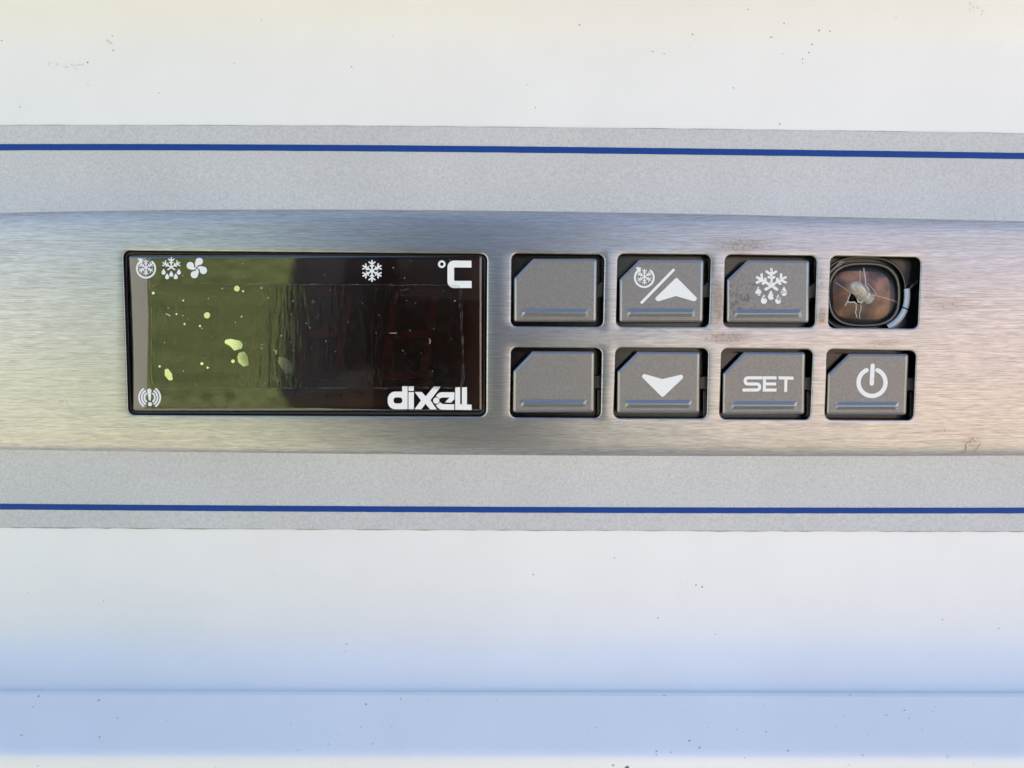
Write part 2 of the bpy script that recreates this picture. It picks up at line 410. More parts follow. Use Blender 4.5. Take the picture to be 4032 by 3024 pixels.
pr = integrate(SLOPE, PY1, d_start)
PY2 = list(range(2740, 2940, 20)) + list(range(2940, 3060, 6)) + list(range(3060, 3500, 40))
pl = integrate(LEDGE, PY2, pr[-1][1] + 42.0)
PZ = np.array([p[0] for p in pr[::-1]]); PD = np.array([p[1] for p in pr[::-1]])
def door_d(z): return np.interp(z, PZ, PD)
def place_on(px, py, lift):
    d = np.zeros(np.broadcast(np.asarray(px, float), np.asarray(py, float)).shape)
    for _ in range(6): d = door_d(place(px, py, d)[..., 2])
    return place(px, py, d + lift)

XS = np.concatenate([[-.62, -.5, -.4, -.3, -.2], np.linspace(-.14, .14, 15), [.2, .3, .4, .5, .62]])
fridge = empty('refrigerator', (0, .33, 0))
tag(fridge, 'white refrigerator front with a pressed profile and a raised ledge below the control panel', 'refrigerator')
def extrude(name, prof, m):
    nv = len(prof); V = [(x, -d * PX, z) for x in XS for z, d in prof]
    Fc = [(i * nv + k, i * nv + k + 1, (i + 1) * nv + k + 1, (i + 1) * nv + k) for i in range(len(XS) - 1) for k in range(nv - 1)]
    return obj(name, V, Fc, m, fridge, True)
TOP, BACK = 1.42, .66
ztop = pr[0][0]; dtop = pr[0][1]
upper = [(TOP, -300), (TOP, dtop + 20), (TOP - .004, dtop + 90), (ztop + .02, dtop + 90), (ztop + .006, dtop + 75), (ztop + .002, dtop + 25)] + pr
zl, dl = pr[-1]
front = extrude('front_panel', upper, M_WHITE)
zb, db = pl[-1]
lower = [(pl[0][0] + 4e-5, pl[0][1] - 30), (pl[0][0] + 3e-5, pl[0][1] - 1.2)] + pl + [(zb - .02, db), (.10, db), (.08, db - 40), (.08, -300)]
ledge = extrude('lower_ledge', lower, M_LEDGE)
for i in range(len(XS) - 1): ledge.data.polygons[i * (len(lower) - 1)].use_smooth = False
def boxm(x0, x1, y0, y1, z0, z1):
    V = [(x, y, z) for x in (x0, x1) for y in (y0, y1) for z in (z0, z1)]
    return V, [(0, 1, 3, 2), (4, 6, 7, 5), (0, 4, 5, 1), (2, 3, 7, 6), (0, 2, 6, 4), (1, 5, 7, 3)]
V, Fc = boxm(-.618, .618, .016, BACK, .0, TOP - .001); obj('cabinet_body', V, Fc, M_BODY, fridge)

# the grey vinyl band stuck on the front, its two printed stripes and the old adhesive along its edges
bx = np.concatenate([np.linspace(-3000, -150, 12), np.linspace(-100, 4132, 180), np.linspace(4200, 7000, 12)])
def wob(x, amp, seed, k=6):
    r_ = np.random.default_rng(seed); y = np.zeros_like(x)
    for i in range(k):
        fq = r_.uniform(.006, .09); y = y + r_.uniform(.3, 1) * np.sin(x * fq + r_.uniform(0, 6.28)) ** (1 if i % 2 else 3)
    return amp * y / k * 2
def strip(name, top, bot, rows, lift, m, parent, roll=0.0):
    V = []; nr = rows + 1
    for i, x in enumerate(bx):
        t = np.linspace(0, 1, nr); y = top[i] + (bot[i] - top[i]) * t
        lf = np.full(nr, lift, float)
        if roll: lf[0] -= roll; lf[-1] -= roll
        V.append(place_on(np.full(nr, x), y, lf))
    V = np.concatenate(V)
    Fc = [(i * nr + k, i * nr + k + 1, (i + 1) * nr + k + 1, (i + 1) * nr + k) for i in range(len(bx) - 1) for k in range(rows)]
    return obj(name, V, Fc, m, parent, True)
band = strip('vinyl_band', E_BAND_T(bx) + wob(bx, .35, 3), E_BAND_B(bx) + wob(bx, .4, 4), 120, 3.0, M_VINYL, fridge)
tag(band, 'silver grey textured vinyl band with two thin blue stripes')
def stripe(top, th, seed):
    a = top(bx) + wob(bx, .5, seed); b = top(bx) + th + wob(bx, .6, seed + 1)
    return strip('blue_stripe', a, b, 4, 3.8, M_STRIPE, band)
stripe(E_STRIPE_T, 25, 11); stripe(E_STRIPE_B, 23, 21)
def rag(seed, lo, hi):
    r_ = np.random.default_rng(seed); n_ = len(bx); y = np.zeros(n_)
    for _ in range(60):
        c = r_.uniform(-100, 4132); w = r_.uniform(20, 90); y = np.maximum(y, r_.uniform(.2, 1) * np.clip(1 - np.abs(bx - c) / w, 0, 1))
    return lo + (hi - lo) * y
a = E_BAND_T(bx); strip('adhesive_edge', a - rag(5, .8, 3), a + 6, 2, 1.2, M_GLUE, band)
a = E_BAND_B(bx); strip('adhesive_edge', a - 6, a + rag(6, 1.0, 5), 2, 1.2, M_GLUE, band)

# ------------------------------------------------------------------ the controller
ctrl = empty('temperature_controller', tuple(place(2016, 1310, 20)))
tag(ctrl, 'brushed steel control panel with dark display and eight key openings', 'controller')
PLX0, PLX1 = -520, 4560                       # the ends of the plate lie outside the photograph
def plate_half(x):
    x = np.asarray(x, float); e = np.clip(np.maximum(-60 - x, x - 4100) / 462, 0, 1)
    return np.sqrt(np.clip(1 - e ** 2.4, 0, 1))
def p_edges(x):
    t, b = E_PL_T(x), E_PL_B(x); c = (t + b) / 2; h = (b - t) / 2 * plate_half(x); return c, h
D_EDGE = 34.0
def plate_d(px, py):
    px = np.asarray(px, float); py = np.asarray(py, float)
    c, _ = p_edges(px); h = 484.0
    t = np.clip(np.abs(py - c) / h, 0, 1.0)
    body = 42 * (1 - t ** 2.3)
    return D_EDGE + 14 + body
def round_loop(pts, rad, n=7):
    """closed loop through a convex polygon with rounded corners; rad per corner"""
    out = []; k = len(pts)
    for i in range(k):
        p0, p, p2 = np.array(pts[i - 1], float), np.array(pts[i], float), np.array(pts[(i + 1) % k], float)
        u, v = (p0 - p) / np.linalg.norm(p0 - p), (p2 - p) / np.linalg.norm(p2 - p)
        ang = math.acos(np.clip(u @ v, -1, 1)); r = rad[i] if hasattr(rad, '__len__') else rad
        tl = min(r / math.tan(ang / 2), .45 * np.linalg.norm(p0 - p), .45 * np.linalg.norm(p2 - p)); r = tl * math.tan(ang / 2)
        cdir = (u + v) / np.linalg.norm(u + v); c = p + cdir * (r / math.sin(ang / 2))
        s, e = p + u * tl - c, p + v * tl - c
        a0 = math.atan2(s[1], s[0]); a1 = math.atan2(e[1], e[0]); da = (a1 - a0 + math.pi) % (2 * math.pi) - math.pi
        out += [c + r * np.array([math.cos(a0 + da * q), math.sin(a0 + da * q)]) for q in np.linspace(0, 1, n)]
    return np.array(out)
def offset_poly(pts, o):
    """move every side of a convex polygon outward by o"""
    P = [np.array(p, float) for p in pts]; k = len(P); c = sum(P) / k; L = []
    for i in range(k):
        a, b = P[i], P[(i + 1) % k]; nn = np.array([b[1] - a[1], a[0] - b[0]]); nn /= np.linalg.norm(nn)
        if nn @ ((a + b) / 2 - c) < 0: nn = -nn
        L.append((nn, nn @ a + o))
    out = []
    for i in range(k):
        (n1, c1), (n2, c2) = L[i - 1], L[i]
        out.append(np.linalg.solve(np.array([n1, n2]), np.array([c1, c2])))
    return out
def dense(loop, step):
    out = []
    for i in range(len(loop)):
        a, b = loop[i], loop[(i + 1) % len(loop)]; k = max(1, int(np.linalg.norm(b - a) / step))
        out += [a + (b - a) * q / k for q in range(k)]
    return np.array(out)

OPEN = {  # key openings in the plate: four corners tl, tr, br, bl
    (0, 0): [(2015, 998), (2379, 1003), (2373, 1287), (2012, 1285)], (0, 1): [(2433, 1000), (2798, 1003), (2790, 1288), (2426, 1286)],
    (0, 2): [(2856, 1003), (3215, 1008), (3207, 1289), (2848, 1287)], (0, 3): [(3271, 1008), (3624, 1014), (3612, 1294), (3261, 1291)],
    (1, 0): [(2013, 1367), (2369, 1371), (2364, 1645), (2009, 1643)], (1, 1): [(2425, 1369), (2788, 1372), (2781, 1648), (2416, 1646)],
    (1, 2): [(2842, 1372), (3200, 1376), (3188, 1652), (2833, 1650)], (1, 3): [(3257, 1375), (3606, 1381), (3594, 1654), (3248, 1652)]}
DISP = [(486, 987), (1917, 1000), (1913, 1640), (507, 1633)]
def make_plate():
    xs = np.concatenate([np.linspace(PLX0 + 3, -62, 22), np.linspace(-60, 4100, 90)[1:-1], np.linspace(4102, PLX1 - 3, 22)])
    c, h = p_edges(xs)
    IN = 52.0
    hh = np.maximum(h - IN, 2.0)
    outer = np.concatenate([np.stack([xs, c - hh], 1), np.stack([xs, c + hh], 1)[::-1]])
    holes = []
    for k, q in list(OPEN.items()) + [('d', DISP)]:
        r = 24 if k != 'd' else 26
        holes.append([dense(round_loop(offset_poly(q, 0), r, 8), 30)] + [None]); base = holes[-1][0]
        # rings: outward offsets keep the same vertex count, moved along the loop normal
        tn = np.roll(base, -1, 0) - np.roll(base, 1, 0); nn = np.stack([tn[:, 1], -tn[:, 0]], 1); nn /= np.linalg.norm(nn, axis=1)[:, None]
        if (nn * (base - base.mean(0))).sum() < 0: nn = -nn
        holes[-1][1] = nn
    pts = [tuple(p) for p in outer]; edges = [(i, (i + 1) % len(outer)) for i in range(len(outer))]
    LIP = [(8.0, 0), (5.0, -.6), (2.6, -2.0), (.9, -4.2), (0, -7.5), (0, -26)]
    hidx = []
    for base, nn in holes:
        s = len(pts); lp = base + nn * LIP[0][0]; pts += [tuple(p) for p in lp]
        edges += [(s + i, s + (i + 1) % len(lp)) for i in range(len(lp))]; hidx.append((s, len(lp)))
    rings = [np.array(pts[s:s + k]) for s, k in hidx]
    # interior points, kept away from the loops
    gx, gy = np.meshgrid(np.arange(PLX0 + 40, PLX1 - 40, 36.0), np.arange(860, 1780, 24.0))
    G = np.stack([gx.ravel(), gy.ravel()], 1); cc, gh = p_edges(G[:, 0]); ok = np.abs(G[:, 1] - cc) < gh - IN - 10
    for base, nn in holes:
        f = poly(base[::2]); ok &= f(G[:, 0], G[:, 1]) > 20
    pts += [tuple(p) for p in G[ok]]
    vo, eo, fo, ov, oe, of = delaunay_2d_cdt([Vector(p) for p in pts], edges, [], 1, 1e-4)
    V2 = np.array([tuple(v) for v in vo]); inv = {}
    for i, src in enumerate(ov):
        for s in src: inv[s] = i
    T = np.array([tuple(f) for f in fo]); cen = V2[T].mean(1); keep = np.ones(len(T), bool)
    for rg in rings: keep &= poly(rg)(cen[:, 0], cen[:, 1]) > 0
    faces = [tuple(t) for t in T[keep]]
    P2 = list(map(tuple, V2)); DD = list(plate_d(V2[:, 0], V2[:, 1]))
    for (s, k), (base, nn) in zip(hidx, holes):                     # rounded lips and walls of the openings
        prev = [inv[s + i] for i in range(k)]
        for o_, dz in LIP[1:]:
            lp = base + nn * o_; st = len(P2); P2 += [tuple(p) for p in lp]; DD += list(plate_d(lp[:, 0], lp[:, 1]) + dz)
            cur = list(range(st, st + k))
            faces += [(prev[i], prev[(i + 1) % k], cur[(i + 1) % k], cur[i]) for i in range(k)]; prev = cur
    k = len(outer); prev = [inv[i] for i in range(k)]               # the rolled outer edge
    for f_, dz in ((.35, -1.5), (.62, -5), (.82, -11.5), (.94, -19), (1.0, -28), (1.0, -46)):
        h2 = np.maximum(h - IN * (1 - f_), 2.2 + f_); lp = np.concatenate([np.stack([xs, c - h2], 1), np.stack([xs, c + h2], 1)[::-1]])
        lp[[0, k - 1], 0] -= 3 * f_; lp[[k // 2 - 1, k // 2], 0] += 3 * f_
        st = len(P2); P2 += [tuple(p) for p in lp]; DD += list(plate_d(lp[:, 0], lp[:, 1]) + dz)
        cur = list(range(st, st + k)); faces += [(prev[i], cur[i], cur[(i + 1) % k], prev[(i + 1) % k]) for i in range(k)]; prev = cur
    P2 = np.array(P2); DD = np.array(DD)
    o = obj('faceplate', place(P2[:, 0], P2[:, 1], DD), faces, M_STEEL, ctrl, True, uv=np.stack([P2[:, 0] / 1000, -P2[:, 1] / 1000], 1))
    bm = bmesh.new(); bm.from_mesh(o.data); bmesh.ops.recalc_face_normals(bm, faces=bm.faces)
    up = sum(1 for f in bm.faces if f.normal.y < 0)
    if up < len(bm.faces) / 2: bmesh.ops.reverse_faces(bm, faces=bm.faces)
    bm.to_mesh(o.data); bm.free(); return o
plate = make_plate(); tag(plate, 'horizontally brushed stainless steel faceplate with brown dirt stains')

# black housing behind the openings
def slab(name, pts, d0, d1, m, parent, smooth=False):
    k = len(pts); P = np.array(pts, float)
    V = np.concatenate([place(P[:, 0], P[:, 1], d1), place(P[:, 0], P[:, 1], d0)])
    Fc = [tuple(range(k))] + [(i, i + k, (i + 1) % k + k, (i + 1) % k) for i in range(k)]
    o = obj(name, V, Fc, m, parent, smooth)
    bm = bmesh.new(); bm.from_mesh(o.data); bmesh.ops.recalc_face_normals(bm, faces=bm.faces); bm.to_mesh(o.data); bm.free()
    return o
housing = slab('housing', [(420, 930), (3700, 930), (3700, 1710), (420, 1710)], 6, 16, M_BLACK, ctrl)
tag(housing, 'black plastic housing seen around the keys')

# ------------------------------------------------------------------ keys
KEY = {  # chamfer bottom, chamfer top, tr, br, bl ; ridge x0, y0, x1, y1
    (0, 0): ([(2023, 1096), (2099, 1018), (2351, 1018), (2348, 1268), (2023, 1267)], (2053, 1217, 2319, 1244)),
    (0, 1): ([(2438.5, 1100), (2517, 1021), (2771, 1022), (2767, 1269), (2438, 1269)], (2468, 1217, 2739, 1245)),
    (0, 2): ([(2861.5, 1101), (2943, 1023), (3187, 1025), (3185, 1271), (2861, 1270)], (2891, 1220, 3159, 1248)),
    (1, 0): ([(2020, 1461), (2097, 1382), (2341, 1383), (2339, 1624), (2019, 1624)], (2049, 1575, 2311, 1601)),
    (1, 1): ([(2430, 1463), (2511, 1383), (2757, 1385), (2754, 1627), (2429, 1627)], (2459, 1577, 2725, 1604)),
    (1, 2): ([(2846, 1471), (2929, 1385), (3171, 1387), (3167, 1631), (2844, 1633)], (2877, 1582, 3140, 1610)),
    (1, 3): ([(3258, 1473), (3343, 1391), (3578, 1393), (3568, 1633), (3254, 1633)], (3287, 1585, 3540, 1611))}
KEYD = {}
def make_key(k, pts, rd, label, m):
    cx = np.mean([p[0] for p in pts]); cy = np.mean([p[1] for p in pts])
    slope = float(plate_d(cx, cy + 30) - plate_d(cx, cy - 30)) / 60 * .8; base = float(plate_d(cx, cy)) - 1
    tx_, ty_ = random.uniform(-.008, .008), random.uniform(-.008, .008)      # each key sits a little askew
    dk = lambda x, y: base + (slope + ty_) * (np.asarray(y, float) - cy) + tx_ * (np.asarray(x, float) - cx); KEYD[k] = dk
    rad = [7, 7, 11, 11, 11]; rings = []
    for o_, dz in ((0, -50), (0, -10), (-.8, -7.2), (-3.4, -4.9), (-6.6, -2.6), (-9.0, -1.0), (-10.8, -.2), (-12.0, 0)):
        lp = round_loop(offset_poly(pts, o_), [max(r + o_ * .6, 2.5) for r in rad], 6); rings.append(place(lp[:, 0], lp[:, 1], dk(lp[:, 0], lp[:, 1]) + dz))
    n_ = len(rings[0]); V = np.concatenate(rings); Fc = []
    for r in range(len(rings) - 1): Fc += [(r * n_ + i, (r + 1) * n_ + i, (r + 1) * n_ + (i + 1) % n_, r * n_ + (i + 1) % n_) for i in range(n_)]
    Fc.append(tuple(range((len(rings) - 1) * n_, len(rings) * n_)))
    o = obj('push_button', V, Fc, m, ctrl, True); o.data.polygons[-1].use_smooth = False; tag(o, label)
    o.data.materials.append(M_GLOSS)
    for i in range(n_, 6 * n_): o.data.polygons[i].material_index = 1
    bm = bmesh.new(); bm.from_mesh(o.data); bmesh.ops.recalc_face_normals(bm, faces=bm.faces); bm.to_mesh(o.data); bm.free()
    x0, y0, x1, y1 = rd; y0 -= 2; y1 += 2; h = 8.5; w = y1 - y0                     # moulded grip ridge: hipped bar with a rounded crest
    sec = [(0, -1), (.03, 1.0), (.44, h * .94), (.52, h), (.60, h * .94), (.97, 1.0), (1, -1)]
    V = []; 
    for fx, sc_ in ((0, 0.0), (.012, .35), (.055, 1.0), (.945, 1.0), (.988, .35), (1, 0.0)):
        for t, hh in sec:
            x = x0 + (x1 - x0) * fx; y = y0 + w * t; V.append((x, y, max(hh, 0) * sc_ + (0 if sc_ > 0 and hh > 0 else -1)))
    V = np.array(V); s_ = len(sec)
    Fc = [(i * s_ + j, (i + 1) * s_ + j, (i + 1) * s_ + j + 1, i * s_ + j + 1) for i in range(5) for j in range(s_ - 1)]
    rdg = obj('grip_ridge', place(V[:, 0], V[:, 1], dk(V[:, 0], V[:, 1]) + V[:, 2]), [f[::-1] for f in Fc], M_GLOSS, o)
    return o
LAB = {(0, 0): 'blank grey key, upper of the two without a symbol', (1, 0): 'blank grey key, lower of the two without a symbol',
       (0, 1): 'grey key with snowflake, slash and up arrow', (1, 1): 'grey key with a white down arrow',
       (0, 2): 'soiled grey key with worn snowflake and drops', (1, 2): 'grey key printed SET', (1, 3): 'grey key with white power symbol'}
KO = {k: make_key(k, *KEY[k], LAB[k], M_KEYD if k == (0, 2) else M_KEY) for k in KEY}
def on_key(k): return lambda x, y: KEYD[k](x, y) + .35
def z(ox, oy, s): return lambda x, y: (ox + x / s, oy + y / s)
def zp(T, pts): return [T(*p) for p in pts]
# snowflake in a circling arrow / up arrow
def cycle_icon(cx, cy, r, w, sx, sy, sr, sw):
    tip = 128
    ax, ay = cx + r * math.cos(R(tip)), cy - r * math.sin(R(tip))
    return union(arc(cx, cy, r, w, 48, -226), snow(sx, sy, sr, sw),
                 poly([(ax - .27 * r, ay - .30 * r), (ax + .24 * r, ay - .26 * r), (ax + .16 * r, ay + .30 * r)], .8))
k = (0, 1); T = z(2400, 980, 5.027)
decal('cycle_icon', cycle_icon(2537, 1093, 37, 7.6, 2537.5, 1089.5, 31, 4.0), box_of(2537, 1090, 54), 1.0, on_key(k), M_PRINT, KO[k])
decal('slash_mark', seg(2527, 1191, 2652, 1063, 10.5), (2515, 1050, 2664, 1204), 1.2, on_key(k), M_PRINT, KO[k])
decal('up_arrow', poly(zp(T, [(1325, 615), (1690, 985), (1672, 998), (1315, 893), (965, 998), (945, 985)]), 7.5), (2570, 1085, 2755, 1195), 1.5, on_key(k), M_PRINT, KO[k])
# defrost symbol
def defrost(cx, cy, s, w, drops, dh, dw):
    fs = [snow(cx, cy, 39 * s, w, (90, 30, 150)), seg(cx, cy, cx - 12.5 * s, cy + 8.5 * s, w * 1.05), seg(cx, cy, cx + 12.5 * s, cy + 8.5 * s, w * 1.05)]
    return union(*fs, *[drop(x, y, dh, dw) for x, y in drops])
k = (0, 2); T = z(2820, 980, 5.027)
decal('defrost_icon', defrost(*T(1092, 725), 1.75, 10.6, [T(835, 838), T(1343, 838), T(945, 995), T(1228, 995), T(1085, 915)], 37, 24.5), (2960, 1045, 3115, 1205), 1.3, on_key(k), M_PRINT_WORN, KO[k])
k = (1, 1); T = z(2400, 1350, 5.027)
decal('down_arrow', poly(zp(T, [(690, 655), (1047, 757), (1415, 668), (1418, 680), (1050, 1030), (682, 665)]), 7.5), (2515, 1460, 2700, 1575), 1.5, on_key(k), M_PRINT, KO[k])
k = (1, 2); T = z(2780, 1350, 2.5136)
Sx = path(zp(T, [(548, 346), (412, 346), (396, 352), (388, 366), (388, 388), (396, 401), (412, 407), (508, 407), (522, 413), (530, 426), (530, 446), (522, 460), (508, 466), (374, 467)]), 12.2)
Ex = union(poly(zp(T, [(564, 331), (698, 331), (698, 361), (564, 361)])), poly(zp(T, [(564, 392), (694, 392), (694, 421), (564, 421)])), poly(zp(T, [(563, 452), (698, 452), (697, 482), (562, 482)])), poly(zp(T, [(564, 331), (593, 331), (591, 482), (562, 482)])))
Tx = union(poly(zp(T, [(718, 331), (866, 334), (866, 365), (718, 361)])), poly(zp(T, [(777, 340), (806, 340), (802, 486), (773, 486)])))
for nm, f, bxx in (('letter_S', Sx, (2920, 1474, 3004, 1550)), ('letter_E', Ex, (2998, 1474, 3064, 1550)), ('letter_T', Tx, (3060, 1474, 3130, 1550))):
    decal(nm.lower(), f, bxx, 1.0, on_key(k), M_PRINT, KO[k])
k = (1, 3); cx, cy = T(1643, 392)
decal('power_symbol', union(arc(cx, cy, 53, 17, 66, -246), seg(*T(1649, 226), *T(1640, 402), 17)), (3365, 1420, 3505, 1575), 1.3, on_key(k), M_PRINT_SCUFF, KO[k])

# ------------------------------------------------------------------ the display
def lens_xy(u, v):
    """u, v in 0..1 over the lens face"""
    tl, tr, br, bl = (498, 1001), (1901, 1011), (1898, 1620), (516, 1619)
    x = (1 - v) * ((1 - u) * tl[0] + u * tr[0]) + v * ((1 - u) * bl[0] + u * br[0])
    y = (1 - v) * ((1 - u) * tl[1] + u * tr[1]) + v * ((1 - u) * bl[1] + u * br[1])
    return x, y
LC = float(plate_d(1200, 1310)) - 8
def lens_d(x, y):
    x = np.asarray(x, float); y = np.asarray(y, float)
    el = np.clip((x - 500 - (y - 1001) * .028) / 95, 0, 1); et = np.clip((y - 1003) / 12, 0, 1); er = np.clip((1899 - x) / 12, 0, 1); eb = np.clip((1620 - y) / 13, 0, 1)
    f = lambda e, h: -h * (1 - np.sqrt(np.clip(1 - (1 - e) ** 2, 0, 1)))
    return LC - 6 * ((y - 1310) / 310) ** 2 + f(el, 18) + f(et, 9) + f(er, 9) + f(eb, 9)
display = slab('display', [(492, 996), (1908, 1005), (1905, 1632), (510, 1626)], 16, 30, M_BOARD, ctrl)
tag(display, 'dark display window with white printed symbols under a scratched protective film')
us = np.concatenate([np.linspace(0, .10, 26) ** 1.0, np.linspace(.1, .988, 60)[1:], np.linspace(.988, 1, 8)[1:]])
vs_ = np.concatenate([np.linspace(0, .03, 10), np.linspace(.03, .97, 30)[1:], np.linspace(.97, 1, 10)[1:]])
U, Vv = np.meshgrid(us, vs_); lx, ly = lens_xy(U, Vv)
# round the four corners of the lens
LV = place(lx, ly, lens_d(lx, ly)).reshape(-1, 3); nu = len(us)
keepc = poly(round_loop([(498, 1001), (1901, 1011), (1898, 1620), (516, 1619)], 20, 8), 1.5)
LF = [(j * nu + i, (j + 1) * nu + i, (j + 1) * nu + i + 1, j * nu + i + 1) for j in range(len(vs_) - 1) for i in range(nu - 1)
      if keepc(np.array([lx[j, i]]), np.array([ly[j, i]]))[0] < 12]
lens = obj('lens', LV, LF, M_LENS, display, True)
# bezel ring between the lens and the plate
def ring(name, outer, inner, ro, ri, d_o, d_i, m, parent):
    a = round_loop(outer, ro, 8); b = round_loop(inner, ri, 8); n_ = len(a)
    mid = (a + b) / 2
    V = np.concatenate([place(a[:, 0], a[:, 1], d_o - 30), place(a[:, 0], a[:, 1], d_o), place(mid[:, 0], mid[:, 1], (d_o + d_i) / 2 + 2.5), place(b[:, 0], b[:, 1], d_i), place(b[:, 0], b[:, 1], d_i - 40)])
    Fc = [(r * n_ + i, r * n_ + (i + 1) % n_, (r + 1) * n_ + (i + 1) % n_, (r + 1) * n_ + i) for r in range(4) for i in range(n_)]
    o = obj(name, V, Fc, m, parent, True); return o
ring('bezel', offset_poly(DISP, -1.5), [(499, 1002), (1902, 1012), (1899, 1619), (517, 1618)], 25, 20, LC - 26, LC - 22, M_BLACK_SATIN, display)
# seven segment digits behind the smoked lens
def digit(ox):
    q = lambda x, y: (ox + x + (330 - y) * .15, 1152 + y)
    S = [((18, 0), (160, 0)), ((10, 22), (10, 140)), ((168, 22), (168, 140)), ((18, 163), (160, 163)), ((10, 186), (10, 304)), ((168, 186), (168, 304)), ((18, 326), (160, 326))]
    for a, b in S:
        A, B = q(*a), q(*b); decal('digit_segment', seg(*A, *B, 28), (min(A[0], B[0]) - 18, min(A[1], B[1]) - 18, max(A[0], B[0]) + 18, max(A[1], B[1]) + 18), 3.0, lambda x, y: 31.0 + 0 * x, M_SEG, display)
for ox in (815, 1158, 1500): digit(ox)
for x, y in ((1222, 1553), (1284, 1554), (1343, 1555), (1410, 1556), (1160, 1553)):    # row of indicator LEDs under the digits
    nn = 12; V = []; Fc = []
    for r_, h_ in ((15, 0), (14, 12), (9, 20), (4, 23)):
        a = np.linspace(0, 2 * math.pi, nn, endpoint=False); V.append(place(x + r_ * np.cos(a), y + r_ * .95 * np.sin(a), 31 + h_))
    V = np.concatenate(V)
    for r_ in range(3): Fc += [(r_ * nn + i, (r_ + 1) * nn + i, (r_ + 1) * nn + (i + 1) % nn, r_ * nn + (i + 1) % nn) for i in range(nn)]
    Fc.append(tuple(range(3 * nn, 4 * nn))); obj('indicator_light', V, Fc, M_AMBER, display, True)

on_lens = lambda x, y: lens_d(x, y) + .6
decal('cycle_icon', cycle_icon(575, 1057.5, 36, 7, 575, 1053, 31, 4.0), box_of(575, 1055, 52), .9, on_lens, M_PRINT, display)
T = z(480, 980, 5.53)
decal('defrost_icon', defrost(*T(1075, 402), 1.03, 5.2, [T(907, 498), T(1240, 498), T(985, 598), T(1172, 598), T(1075, 543)], 22.5, 16), (625, 1005, 722, 1105), .9, on_lens, M_PRINT, display)
cx, cy = T(1631, 416); bl = []
for a in (0, 90, 180, 270):
    c, s = math.cos(R(a)), math.sin(R(a)); rot = lambda x, y: (cx + c * x - s * y, cy + s * x + c * y)
    bl += [circ(*rot(10 * t ** 1.6 - 4.0 * math.sin(t * 3.1), -4 - 22 * t), 2.6 + 11.4 * t ** 1.6) for t in np.linspace(0, 1, 14)] + [circ(*rot(6, -28), 10.5)]
decal('fan_icon', minus(union(*bl, circ(cx, cy, 7)), circ(cx, cy, 4.4)), box_of(cx, cy, 50), .9, on_lens, M_PRINT, display)
decal('snowflake_icon', snow(1464.7, 1066.7, 43, 5.8), box_of(1464.7, 1066.7, 48), .9, on_lens, M_PRINT, display)
decal('degree_sign', arc(1739.6, 1040.3, 11, 7.8, 0, 360), box_of(1739.6, 1040.3, 19), .8, on_lens, M_PRINT, display)
Cf = minus(minus(poly([(1788, 1052), (1872, 1053), (1872, 1108), (1788, 1108)], 26), poly([(1792, 1057), (1900, 1058), (1900, 1102), (1792, 1102)], 4)), poly([(1856, 1000), (1920, 1000), (1920, 1160), (1857.5, 1160)]))
decal('letter_c', Cf, (1755, 1018, 1866, 1142), 1.1, on_lens, M_PRINT, display)
# alarm symbol
T = z(480, 1480, 5.53); cx, cy = T(604, 470); fs = [cone(*T(596, 322), 8.4, *T(606, 512), 4.4, 12), circ(*T(612, 615), 8)]
for r_, h_ in ((41.5, 54), (31, 55), (20.5, 50)):
    fs += [arc(cx, cy, r_, 7.0, 180 - h_, 180 + h_), arc(cx, cy, r_, 7.0, -h_, h_)]
decal('alarm_icon', union(*fs), box_of(cx, cy, 50), .9, on_lens, M_PRINT, display)
# maker's lettering
T = z(1480, 1480, 5.027)
dl_ = minus(union(poly(zp(T, [(520, 205), (628, 205), (628, 660), (520, 660)])), inter(poly(zp(T, [(385, 462), (640, 462), (640, 510), (385, 510)]), 150 / 5.027), poly(zp(T, [(200, 312), (600, 312), (600, 660), (200, 660)])))),
            poly(zp(T, [(400, 477), (472, 477), (472, 495), (400, 495)]), 51 / 5.027))
LG = [('letter_d', dl_, (230, 195, 640, 672)),
      ('letter_i', union(poly(zp(T, [(645, 207), (752, 207), (752, 297), (645, 297)])), poly(zp(T, [(645, 320), (752, 320), (752, 660), (645, 660)]))), (635, 195, 765, 672)),
      ('letter_x', poly(zp(T, [(768, 318), (910, 320), (985, 405), (1145, 212), (1282, 215), (1080, 482), (1205, 662), (1075, 665), (983, 552), (900, 662), (765, 660), (893, 485)])), (755, 200, 1295, 676)),
      ('letter_e', union(circ(*T(1195, 490), 61 / 5.027), poly(zp(T, [(1187, 405), (1215, 365), (1260, 332), (1310, 323), (1555, 325), (1555, 460), (1490, 528), (1368, 525), (1460, 428), (1310, 428), (1275, 442), (1258, 460), (1228, 425)])),
                         poly(zp(T, [(1187, 574), (1228, 560), (1272, 520), (1290, 540), (1320, 558), (1550, 562), (1550, 672), (1300, 670), (1250, 650), (1210, 612)]))), (1120, 310, 1568, 684)),
      ('letter_l', poly(zp(T, [(1572, 225), (1668, 224), (1668, 562), (1703, 562), (1703, 225), (1803, 225), (1803, 568), (1895, 570), (1895, 677), (1570, 670)])), (1560, 212, 1908, 690))]
for nm, f, b in LG:
    (xa, ya), (xb, yb) = T(b[0], b[1]), T(b[2], b[3]); decal(nm, f, (xa, ya, xb, yb), .9, on_lens, M_PRINT, display)

